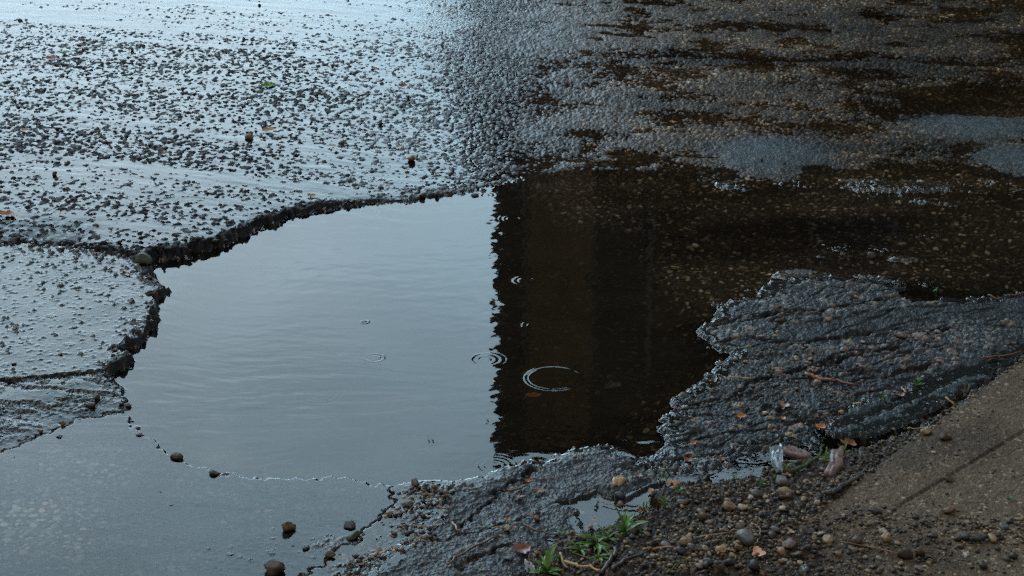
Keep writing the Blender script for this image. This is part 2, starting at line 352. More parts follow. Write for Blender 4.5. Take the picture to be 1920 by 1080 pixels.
# ------------------------------------------------------------------ materials
def newmat(name):
    m = bpy.data.materials.new(name); m.use_nodes = True
    nt = m.node_tree; nt.nodes.clear()
    o = nt.nodes.new('ShaderNodeOutputMaterial')
    return m, nt, o
def N(nt, t, **kw):
    n = nt.nodes.new(t)
    for k, v in kw.items():
        if k.startswith('i_'): n.inputs[int(k[2:])].default_value = v
        else: setattr(n, k, v)
    return n
def surf_mat(name, rgb, rough=.5, var=.3, scale=60., bump=.2, spec=.5, coat=0., metallic=0., subsurface=None, trans=0.):
    m, nt, o = newmat(name)
    p = N(nt, 'ShaderNodeBsdfPrincipled'); tc = N(nt, 'ShaderNodeTexCoord'); nz = N(nt, 'ShaderNodeTexNoise')
    nz.inputs['Scale'].default_value = scale; nz.inputs['Detail'].default_value = 6
    oi = N(nt, 'ShaderNodeObjectInfo')
    mp = N(nt, 'ShaderNodeMapRange'); mp.inputs['From Min'].default_value = .3; mp.inputs['From Max'].default_value = .7
    mp.inputs['To Min'].default_value = 1 - var; mp.inputs['To Max'].default_value = 1 + var
    mx = N(nt, 'ShaderNodeVectorMath', operation='SCALE'); mx.inputs[0].default_value = rgb
    r2 = N(nt, 'ShaderNodeMapRange'); r2.inputs['To Min'].default_value = .75; r2.inputs['To Max'].default_value = 1.25
    mul = N(nt, 'ShaderNodeMath', operation='MULTIPLY')
    L = nt.links.new
    L(tc.outputs['Object'], nz.inputs['Vector']); L(nz.outputs['Fac'], mp.inputs['Value']); L(oi.outputs['Random'], r2.inputs['Value'])
    L(mp.outputs[0], mul.inputs[0]); L(r2.outputs[0], mul.inputs[1]); L(mul.outputs[0], mx.inputs['Scale'])
    L(mx.outputs[0], p.inputs['Base Color'])
    p.inputs['Roughness'].default_value = rough; p.inputs['Metallic'].default_value = metallic
    p.inputs['Coat Weight'].default_value = coat; p.inputs['Coat Roughness'].default_value = .12
    b = N(nt, 'ShaderNodeBump'); b.inputs['Strength'].default_value = bump; b.inputs['Distance'].default_value = .002
    L(nz.outputs['Fac'], b.inputs['Height']); L(b.outputs[0], p.inputs['Normal'])
    if trans:
        tr = N(nt, 'ShaderNodeBsdfTranslucent'); L(mx.outputs[0], tr.inputs['Color'])
        ms = N(nt, 'ShaderNodeMixShader'); ms.inputs[0].default_value = trans
        L(p.outputs[0], ms.inputs[1]); L(tr.outputs[0], ms.inputs[2]); L(ms.outputs[0], o.inputs[0])
    else:
        L(p.outputs[0], o.inputs[0])
    return m

def ground_mat():
    m, nt, o = newmat('wet_ground'); L = nt.links.new
    p = N(nt, 'ShaderNodeBsdfPrincipled')
    ac = N(nt, 'ShaderNodeAttribute', attribute_name='albedo'); ar = N(nt, 'ShaderNodeAttribute', attribute_name='rough_amount'); aw = N(nt, 'ShaderNodeAttribute', attribute_name='wetness'); asp = N(nt, 'ShaderNodeAttribute', attribute_name='gloss')
    tc = N(nt, 'ShaderNodeTexCoord')
    n1 = N(nt, 'ShaderNodeTexNoise'); n1.inputs['Scale'].default_value = 420; n1.inputs['Detail'].default_value = 3
    n2 = N(nt, 'ShaderNodeTexVoronoi'); n2.inputs['Scale'].default_value = 330
    mp = N(nt, 'ShaderNodeMapRange'); mp.inputs['From Min'].default_value = .3; mp.inputs['From Max'].default_value = .7; mp.inputs['To Min'].default_value = .7; mp.inputs['To Max'].default_value = 1.35
    sc_ = N(nt, 'ShaderNodeVectorMath', operation='SCALE')
    L(tc.outputs['Object'], n1.inputs['Vector']); L(tc.outputs['Object'], n2.inputs['Vector'])
    L(n1.outputs['Fac'], mp.inputs['Value']); L(ac.outputs['Color'], sc_.inputs[0]); L(mp.outputs[0], sc_.inputs['Scale']); L(sc_.outputs[0], p.inputs['Base Color'])
    L(ar.outputs['Fac'], p.inputs['Roughness']); L(aw.outputs['Fac'], p.inputs['Coat Weight']); L(asp.outputs['Fac'], p.inputs['Specular IOR Level'])
    p.inputs['Coat Roughness'].default_value = .22; p.inputs['Coat IOR'].default_value = 1.25; p.inputs['IOR'].default_value = 1.30
    ad = N(nt, 'ShaderNodeMath', operation='ADD'); L(n1.outputs['Fac'], ad.inputs[0]); L(n2.outputs['Distance'], ad.inputs[1])
    b = N(nt, 'ShaderNodeBump'); b.inputs['Strength'].default_value = .9; b.inputs['Distance'].default_value = .0014
    L(ad.outputs[0], b.inputs['Height']); L(b.outputs[0], p.inputs['Normal'])
    b2 = N(nt, 'ShaderNodeBump'); b2.inputs['Strength'].default_value = .6; b2.inputs['Distance'].default_value = .0012
    L(ad.outputs[0], b2.inputs['Height']); L(b2.outputs[0], p.inputs['Coat Normal'])
    L(p.outputs[0], o.inputs[0])
    return m
def water_mat(name, rough, bstr, bscale):
    m, nt, o = newmat(name); L = nt.links.new
    fr = N(nt, 'ShaderNodeFresnel'); fr.inputs['IOR'].default_value = 1.333
    gl = N(nt, 'ShaderNodeBsdfGlossy'); gl.inputs['Roughness'].default_value = rough; gl.inputs['Color'].default_value = (1, 1, 1, 1)
    tr = N(nt, 'ShaderNodeBsdfTransparent'); tr.inputs['Color'].default_value = (.90, .88, .84, 1)
    df = N(nt, 'ShaderNodeBsdfDiffuse'); df.inputs['Color'].default_value = (.014, .012, .008, 1)
    ad = N(nt, 'ShaderNodeAttribute', attribute_name='murk')
    mb = N(nt, 'ShaderNodeMixShader'); L(ad.outputs['Fac'], mb.inputs[0]); L(tr.outputs[0], mb.inputs[1]); L(df.outputs[0], mb.inputs[2])
    ms = N(nt, 'ShaderNodeMixShader'); L(fr.outputs[0], ms.inputs[0]); L(mb.outputs[0], ms.inputs[1]); L(gl.outputs[0], ms.inputs[2])
    tc = N(nt, 'ShaderNodeTexCoord'); mpg = N(nt, 'ShaderNodeMapping'); mpg.inputs['Scale'].default_value = (1, 1.0, 1)
    nz = N(nt, 'ShaderNodeTexNoise'); nz.inputs['Scale'].default_value = bscale; nz.inputs['Detail'].default_value = 2
    L(tc.outputs['Object'], mpg.inputs[0]); L(mpg.outputs[0], nz.inputs['Vector'])
    b = N(nt, 'ShaderNodeBump'); b.inputs['Strength'].default_value = bstr; b.inputs['Distance'].default_value = .001
    ab = N(nt, 'ShaderNodeAttribute', attribute_name='chop'); mu = N(nt, 'ShaderNodeMath', operation='MULTIPLY'); mu.inputs[1].default_value = bstr
    L(ab.outputs['Fac'], mu.inputs[0]); L(mu.outputs[0], b.inputs['Strength'])
    L(nz.outputs['Fac'], b.inputs['Height']); L(b.outputs[0], gl.inputs['Normal']); L(b.outputs[0], fr.inputs['Normal'])
    L(ms.outputs[0], o.inputs[0])
    return m
M_GROUND = ground_mat()
M_WATER = water_mat('rain_water', .02, .05, 60)
M_FILM = water_mat('thin_rain_water', .05, .25, 130)

# ------------------------------------------------------------------ fan shaped grid: finer near the viewer
DX = 0.00048
ys = [1.95]
while ys[-1] < 8.6:
    y = ys[-1]
    st = (y * y + HC * HC) / HC * .00052 * .62
    if 2.95 < y < 3.95: st = min(st, .0021)
    if y < 2.45 or y > 7.0: st *= 2.0
    ys.append(y + st)
ys = np.array(ys)
us = [-.47]
while us[-1] < .47: us.append(us[-1] + (DX if abs(us[-1]) < .335 else DX * 2.5))
us = np.array(us)
NX, NY = len(us), len(ys)
X = us[None, :] * ys[:, None]; Y = np.repeat(ys[:, None], NX, 1)
print('grid', NX, NY, NX * NY)
x = X.ravel(); y = Y.ravel()
h, w, S, M, C, RO, WE, mK, U = ground(x, y)

idx = np.arange(NX * NY).reshape(NY, NX)
quads = np.stack([idx[:-1, :-1], idx[:-1, 1:], idx[1:, 1:], idx[1:, :-1]], -1).reshape(-1, 4)

def grid_mesh(name, verts, q, mat, attrs):
    used = np.zeros(len(verts), bool); used[q.ravel()] = True
    remap = np.cumsum(used) - 1; q = remap[q]
    v = verts[used]
    me = bpy.data.meshes.new(name)
    me.vertices.add(len(v)); me.vertices.foreach_set('co', v.astype(np.float32).ravel())
    me.loops.add(q.size); me.loops.foreach_set('vertex_index', q.astype(np.int32).ravel())
    me.polygons.add(len(q)); me.polygons.foreach_set('loop_start', np.arange(0, q.size, 4, dtype=np.int32))
    me.polygons.foreach_set('use_smooth', np.ones(len(q), bool))
    me.update(calc_edges=True)
    for k, a in attrs.items():
        a = a[used]
        if a.ndim == 2:
            at = me.attributes.new(k, 'FLOAT_COLOR', 'POINT'); at.data.foreach_set('color', np.concatenate([a, np.ones((len(a), 1))], 1).astype(np.float32).ravel())
        else:
            at = me.attributes.new(k, 'FLOAT', 'POINT'); at.data.foreach_set('value', a.astype(np.float32))
    me.materials.append(mat)
    o = bpy.data.objects.new(name, me); COL.objects.link(o)
    return o
def structure(o, label=None, cat=None):
    o['kind'] = 'structure'
    if label: o['label'] = label
    if cat: o['category'] = cat
    return o

V = np.stack([x, y, h], -1)
dry = ss(.0002, -.0006, w - h)
gloss = .5 * dry * (1 - .75 * M['A'] * ss(-.1, -.6, x)) * (1 - .65 * ss(.05, .65, x) * M['A']) * (1 - .20 * np.maximum(M['H'], M['G']))
WE = WE * dry
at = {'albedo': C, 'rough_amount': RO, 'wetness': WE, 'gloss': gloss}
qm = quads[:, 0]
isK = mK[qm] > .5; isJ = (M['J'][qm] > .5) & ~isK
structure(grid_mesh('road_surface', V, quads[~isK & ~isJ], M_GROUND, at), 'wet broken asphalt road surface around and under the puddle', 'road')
structure(grid_mesh('verge_soil', V, quads[isJ], M_GROUND, at), 'dark wet soil and grit between the broken asphalt and the concrete slab', 'ground')
structure(grid_mesh('pavement_slab', V, quads[isK], M_GROUND, at), 'brown grey concrete pavement slab in the lower right corner', 'pavement')

# ------------------------------------------------------------------ water sheet
def water_height(x, y, w, hs, murk=True):
    z = w.copy()
    puddle = ss(-.02, .03, .0 - np.maximum(w, 0) * 40 + .03)
    # gentle crossing ripples
    wx = x + .03 * vnoise(x * 5, y * 5, 1); wy = y + .03 * vnoise(x * 5, y * 5, 2)
    r = np.zeros_like(x)
    for k, (ang, lam, amp) in enumerate(((80, .034, .000018), (100, .052, .000030), (66, .021, .000008), (118, .027, .000010), (20, .060, .000020), (150, .045, .000016), (88, .090, .000040))):
        a = R(ang); r += .6 * amp * np.sin((wx * math.cos(a) + wy * math.sin(a)) * 2 * math.pi / lam + k * 1.7 + 2.5 * vnoise(x * 4, y * 4, 3 + k)) * (1 + .8 * vnoise(x * 6, y * 6, 5 + k))
    z += r * puddle
    # finer flow streaks near the left inlet
    cx, cy = P(420, 740); e = np.exp(-(((x - cx) / .42) ** 2 + ((y - cy) / .26) ** 2))
    z += e * .00026 * fbm(x * 12 + 1.5 * vnoise(x * 6, y * 6, 3), y * 55 + 3 * vnoise(x * 5, y * 5, 4), 3, 3)
    # crossing waves that fray the edge of the house's reflection
    cx, cy = P(925, 600); e = np.exp(-(((x - cx) / .12) ** 2)) * ss(2.9, 3.1, y)
    z += e * (.000085 * fbm(x * 30, y * 46, 3, 6) + .00009 * fbm(x * 9, y * 13, 2, 2))
    for (px, py, rp, lam, amp, sp) in RINGS:
        cx, cy = P(px, py); rad = rp * scale_at(py)
        m = (np.abs(x - cx) < rad + 4 * sp) & (np.abs(y - cy) < rad + 4 * sp)
        d = np.hypot(x[m] - cx, y[m] - cy)
        irr = .80 + .45 * np.cos(np.arctan2(y[m] - cy, x[m] - cx) - 3.0 - .01 * (px - 1038)) + .15 * np.sin(np.arctan2(y[m] - cy, x[m] - cx) * 5 + px)
        z[m] += amp * irr * np.sin((d - rad) * 2 * math.pi / lam) * np.exp(-((d - rad) / sp) ** 2)
    depth = z - hs
    men = .55 * (1 - .75 * ss(-.002, .004, samp(SDF['A'], x, y))) * (1 - .6 * (y > 4.4)) * (1 - .75 * ss(-.03, .0, samp(SDF['F'], x, y)))
    z = z + .0016 * np.exp(-np.maximum(depth, -.003) / .0016) * men
    return z
hs = h
z = water_height(x, y, w, hs)
depth = z - h
murk = 1 - np.exp(-np.maximum(depth, 0) * 38)
murk = murk * (.2 + .45 * U)
chop = np.where(w > .001, np.where(M['F'] > .5, .55, .5), .35) + 2.0 * ss(5.3, 6.1, y) * (w > .0008) + 5.0 * ss(-.55, .0, x) * ss(4.9, 5.6, y)
vw = np.stack([x, y, z], -1)
ok = (depth > -.0004)
q = quads[(ok[quads].any(1)) & (w[quads].min(1) > -.01)]
film = w[q[:, 0]] > .0012
atw = {'murk': murk, 'chop': chop}
structure(grid_mesh('puddle_water', vw, q[~film], M_WATER, atw), 'still rain water filling the pothole, half sky and half dark house reflection', 'water')
structure(grid_mesh('road_water_film', vw, q[film], M_FILM, atw), 'thin sheet of rain water running over the road stones', 'water')
del V, vw, quads

# far ground: one coarse sheet round the detailed part, out to the horizon
def far_ground():
    m, nt, o = newmat('distant_wet_asphalt'); L = nt.links.new
    p = N(nt, 'ShaderNodeBsdfPrincipled'); tc = N(nt, 'ShaderNodeTexCoord'); nz = N(nt, 'ShaderNodeTexNoise'); nz.inputs['Scale'].default_value = 60; nz.inputs['Detail'].default_value = 8
    cr = N(nt, 'ShaderNodeValToRGB'); cr.color_ramp.elements[0].color = (.012, .013, .014, 1); cr.color_ramp.elements[1].color = (.06, .058, .055, 1)
    L(tc.outputs['Object'], nz.inputs['Vector']); L(nz.outputs['Fac'], cr.inputs[0]); L(cr.outputs[0], p.inputs['Base Color']); p.inputs['Roughness'].default_value = .22
    b = N(nt, 'ShaderNodeBump'); b.inputs['Strength'].default_value = .3; b.inputs['Distance'].default_value = .004; L(nz.outputs['Fac'], b.inputs['Height']); L(b.outputs[0], p.inputs['Normal'])
    L(p.outputs[0], o.inputs[0])
    y0, y1, u = ys[0] + .02, ys[-1] - .02, us[-1] - .004
    a = [(-u * y0, y0), (u * y0, y0), (u * y1, y1), (-u * y1, y1)]; B = [(-900, -900), (900, -900), (900, 900), (-900, 900)]
    vs = [(p_[0], p_[1], -.012) for p_ in a] + [(p_[0], p_[1], -.012) for p_ in B]
    fs = [(0, 4, 5, 1), (1, 5, 6, 2), (2, 6, 7, 3), (3, 7, 4, 0)]
    me = bpy.data.meshes.new('distant_road'); me.from_pydata(vs, [], fs); me.materials.append(m)
    ob = bpy.data.objects.new('distant_road', me); COL.objects.link(ob); structure(ob, 'wet asphalt carrying on beyond the puddle', 'road')
far_ground()
# ------------------------------------------------------------------ helpers for things
def Hat(x, y):
    r = ground(np.array([x]), np.array([y]), full=False); return float(r[0][0]), float(r[1][0])
def spots(pp):
    """ground points (x, y, surface height, water height) under photo positions, on the real relief"""
    pp = np.array(pp, float); zz = np.zeros(len(pp))
    for _ in range(3):
        q = [P(a, b, c) for (a, b), c in zip(pp, zz)]
        X = np.array([i[0] for i in q]); Y = np.array([i[1] for i in q])
        r = ground(X, Y, full=False); zz = np.maximum(r[0], r[1])
    return [(X[i], Y[i], float(r[0][i]), float(zz[i])) for i in range(len(X))]
def mesh_obj(name, vs, fs, mat, parent=None, smooth=True, mats=None):
    me = bpy.data.meshes.new(name); me.from_pydata([tuple(v) for v in vs], [], [tuple(f) for f in fs])
    if smooth: me.polygons.foreach_set('use_smooth', [True] * len(me.polygons))
    me.materials.append(mat); o = bpy.data.objects.new(name, me); COL.objects.link(o)
    if parent: o.parent = parent
    return o
def tag(o, label, cat, group=None, kind=None):
    o['label'] = label; o['category'] = cat
    if group: o['group'] = group
    if kind: o['kind'] = kind
    return o
def empty(name, loc):
    o = bpy.data.objects.new(name, None); o.location = loc; o.empty_display_size = .02; COL.objects.link(o); return o
def box(x0, x1, y0, y1, z0, z1):
    v = [(x0,y0,z0),(x1,y0,z0),(x1,y1,z0),(x0,y1,z0),(x0,y0,z1),(x1,y0,z1),(x1,y1,z1),(x0,y1,z1)]
    f = [(0,3,2,1),(4,5,6,7),(0,1,5,4),(1,2,6,5),(2,3,7,6),(3,0,4,7)]
    return v, f
def boxes(bs):
    V, F = [], []
    for b in bs:
        v, f = box(*b); n = len(V); V += v; F += [tuple(i + n for i in q) for q in f]
    return V, F

# ------------------------------------------------------------------ the house whose dark front shows in the puddle
MW_WALL = surf_mat('brown_clapboard', (.14, .105, .060), .7, .25, 3, .3)
MW_DARK = surf_mat('dark_trim', (.008, .008, .007), .6, .2, 3, .1)
MW_BAY = surf_mat('rust_brown_boards', (.34, .205, .10), .6, .25, 2.5, .3)
MW_TRIM = surf_mat('weathered_grey_trim', (.22, .23, .215), .6, .2, 3, .2)
MW_GLASS = surf_mat('dark_pane', (.006, .007, .012), .12, .1, 2, .02)
MW_ROOF = surf_mat('dark_shingles', (.030, .028, .026), .8, .3, 8, .4)
HY = 25.0
house = empty('house', (5, 29, 0)); tag(house, 'tall brown house reflected upside down in the dark half of the puddle', 'house')
def hpart(name, bs, mat, parent=house, lab=None):
    v, f = boxes([(a - 5, b - 5, c - 29, d - 29, e, g) for a, b, c, d, e, g in bs])
    o = mesh_obj(name, v, f, mat, parent, smooth=False)
    if lab: o['label'] = lab
    return o
bsw = [(-.21, 13, HY, HY + 9, 0, 11.1)]
for i in range(44): bsw.append((.14, 13.02, HY - .03, HY - .002, .25 * i + .03, .25 * i + .235))
hpart('wall', bsw, MW_WALL)
hpart('corner_trim', [(-.24, .15, HY - .07, HY - .032, 0, 11.05)], MW_DARK)
hpart('downpipe', [(.155, .215, HY - .12, HY - .05, 0, 11.0)], MW_TRIM)
hpart('boarded_bay', [(.24 + .11 * i, .24 + .11 * i + .105, HY - .16, HY - .033, 2.6, 10.9) for i in range(8)], MW_BAY)
for (x0, x1, z0, z1) in ((1.17, 1.90, 7.55, 9.9), (4.2, 5.3, 7.55, 9.7), (7.6, 8.7, 7.55, 9.7), (4.2, 5.3, 3.0, 5.4), (7.6, 8.7, 3.0, 5.4), (1.3, 2.4, 3.0, 5.4)):
    t = .07
    wn = hpart('window', [(x0, x1, HY - .055, HY - .034, z0, z1)], MW_DARK)
    hpart('frame', [(x0 - t, x0, HY - .10, HY - .031, z0 - t, z1 + t), (x1, x1 + t, HY - .10, HY - .031, z0 - t, z1 + t), (x0, x1, HY - .10, HY - .031, z1, z1 + t), (x0, x1, HY - .10, HY - .031, z0 - t, z0), (x0, x1, HY - .09, HY - .058, (z0 + z1) / 2 - .03, (z0 + z1) / 2 + .03)], MW_TRIM, wn)
    hpart('pane', [(x0 + .01, x1 - .01, HY - .070, HY - .060, z0 + .01, (z0 + z1) / 2 - .035), (x0 + .01, x1 - .01, HY - .070, HY - .060, (z0 + z1) / 2 + .035, z1 - .01)], MW_GLASS, wn)
dr = hpart('door', [(10.2, 11.3, HY - .08, HY - .033, .02, 2.4)], MW_BAY)
hpart('handle', [(10.3, 10.34, HY - .13, HY - .083, 1.0, 1.2)], MW_TRIM, dr)
rf = mesh_obj('roof', [(-5.24, -4.3, 11.0), (8.3, -4.3, 11.0), (8.3, 0.5, 12.6), (-5.24, 0.5, 12.6), (8.3, 5.3, 11.0), (-5.24, 5.3, 11.0), (-5.24, -4.3, 11.22), (8.3, -4.3, 11.22), (8.3, .5, 12.82), (-5.24, .5, 12.82), (8.3, 5.3, 11.22), (-5.24, 5.3, 11.22)],
    [(0,1,2,3),(3,2,4,5),(6,9,8,7),(9,11,10,8),(0,6,7,1),(5,4,10,11),(0,3,9,6),(3,5,11,9),(1,7,8,2),(2,8,10,4)], MW_ROOF, house, False)
hpart('chimney', [(8.0, 8.8, 28.5, 29.3, 11.4, 13.6)], MW_BAY, rf)

# ------------------------------------------------------------------ tree at right of the house
M_BARK = surf_mat('dark_bark', (.035, .028, .020), .8, .3, 12, .6)
M_LEAFT = surf_mat('tree_leaves', (.030, .048, .016), .5, .35, 20, .1, trans=.25)
def tube(path, rads, n=8):
    V, F = [], []
    pts = [Vector(p) for p in path]
    for i, p in enumerate(pts):
        d = (pts[min(i + 1, len(pts) - 1)] - pts[max(i - 1, 0)]).normalized()
        a = d.orthogonal().normalized(); b = d.cross(a)
        if i and a.dot(pa) < 0: a, b = -a, -b
        if i:
            a = (pa - d * pa.dot(d)).normalized(); b = d.cross(a)
        pa = a
        for k in range(n):
            t = 2 * math.pi * k / n; V.append(p + (a * math.cos(t) + b * math.sin(t)) * rads[i])
    for i in range(len(pts) - 1):
        for k in range(n):
            F.append((i * n + k, i * n + (k + 1) % n, (i + 1) * n + (k + 1) % n, (i + 1) * n + k))
    F.append(tuple(range(n - 1, -1, -1))); F.append(tuple((len(pts) - 1) * n + k for k in range(n)))
    return V, F
def join(parts):
    V, F = [], []
    for v, f in parts:
        n = len(V); V += list(v); F += [tuple(i + n for i in q) for q in f]
    return V, F
def make_tree(loc, label, cr, cz, seed):
    rg = random.Random(seed)
    t = empty('street_tree', loc); tag(t, label, 'tree')
    parts = [tube([(0, 0, -.1), (.1, 0, 2), (0, .1, 4.5), (.15, 0, 7), (.1, .1, 9.5)], [.32, .24, .20, .14, .05], 10)]
    tips = []
    for i in range(26):
        a = rg.random() * 6.28; z0 = rg.uniform(3.8, 8.5); el = rg.uniform(.1, 1.0); ln = rg.uniform(.5, .95) * cr
        e = Vector((math.cos(a) * math.cos(el), math.sin(a) * math.cos(el), math.sin(el))) * ln + Vector((0, 0, z0))
        m = Vector((0, 0, z0)).lerp(e, .5) + Vector((0, 0, -.15))
        parts.append(tube([(0, 0, z0 - .1), m, e], [.09, .06, .02], 6)); tips += [e, m.lerp(e, .5)]
    v, f = join(parts); mesh_obj('trunk', v, f, M_BARK, t)
    V, F = [], []
    for i in range(150):
        c = rg.choice(tips) + Vector((rg.gauss(0, .5), rg.gauss(0, .5), rg.gauss(.1, .5)))
        for k in range(75):
            p = c + Vector((rg.gauss(0, .30), rg.gauss(0, .30), rg.gauss(0, .22)))
            q = Matrix.Rotation(rg.random() * 6.28, 3, Vector((rg.gauss(0, 1), rg.gauss(0, 1), rg.gauss(0, 1))).normalized())
            s = rg.uniform(.06, .12); n = len(V)
            V += [p + q @ Vector(w_) * s for w_ in ((-1, 0, 0), (0, -.55, .1), (1, 0, 0), (0, .55, .1))]; F.append((n, n + 1, n + 2, n + 3))
    mesh_obj('crown', V, F, M_LEAFT, t)
make_tree((5.2, 14.2, 0), 'leafy street tree at the right whose dark crown mirrors over the gutter', 3.9, 8, 4)

# ------------------------------------------------------------------ stones
def stone_mesh(seed, flat=.62, facets=9, sub=3):
    rg = random.Random(seed)
    import bmesh
    bm = bmesh.new(); bmesh.ops.create_icosphere(bm, subdivisions=sub, radius=1.0)
    planes = [(Vector((rg.gauss(0, 1), rg.gauss(0, 1), rg.gauss(0, 1))).normalized(), rg.uniform(.55, .88)) for _ in range(facets)]
    off = Vector((seed * 3.1, seed * 1.7, 0))
    ax = rg.uniform(.65, .95)
    for v in bm.verts:
        p = v.co.copy()
        for n_, c in planes:
            d = p.dot(n_) - c
            if d > 0: p -= n_ * d * .9
        p *= 1 + .16 * mnoise.noise(p * 1.6 + off) + .08 * mnoise.noise(p * 4.5 + off) + .03 * mnoise.noise(p * 11 + off)
        v.co = Vector((p.x, p.y * ax, p.z * flat))
    vs = [v.co.copy() for v in bm.verts]; fs = [tuple(v.index for v in f.verts) for f in bm.faces]
    bm.free(); return vs, fs
SCOL = {
 'charcoal': (.021, .0165, .0125), 'dark_brown': (.050, .029, .013), 'rusty': (.15, .070, .024), 'tan': (.26, .175, .085),
 'grey': (.115, .108, .10), 'pale': (.38, .32, .23), 'pinkish': (.20, .145, .125), 'mossy': (.045, .055, .028), 'olive': (.088, .060, .028)}
SM = {k: surf_mat('stone_' + k, c, .55, .45, 2.6, .7, coat=.10) for k, c in SCOL.items()}
_stone_cache = {}
def stone(px_pos, size, colr, label, name='pebble', group=None, seed=None, flat=.62, sink=.30, rot=None, pt=None, sub=3, cat='stone'):
    seed = seed if seed is not None else random.randint(1, 12)
    key = (seed % 12, colr, round(flat, 2), sub)
    if key not in _stone_cache:
        v, f = stone_mesh(seed % 12 + 1, flat, 10, sub)
        me = bpy.data.meshes.new(name); me.from_pydata([tuple(a) for a in v], [], f)
        me.polygons.foreach_set('use_smooth', [True] * len(me.polygons)); me.materials.append(SM[colr]); _stone_cache[key] = me
    o = bpy.data.objects.new(name, _stone_cache[key]); COL.objects.link(o)
    X, Y, Z, ZW = pt
    o.scale = (size, size, size); o.rotation_euler = (random.uniform(-.25, .25), random.uniform(-.25, .25), rot if rot is not None else random.random() * 6.28)
    o.location = (X, Y, Z + size * flat * (1 - 2 * sink))
    tag(o, label, cat, group)
    return o
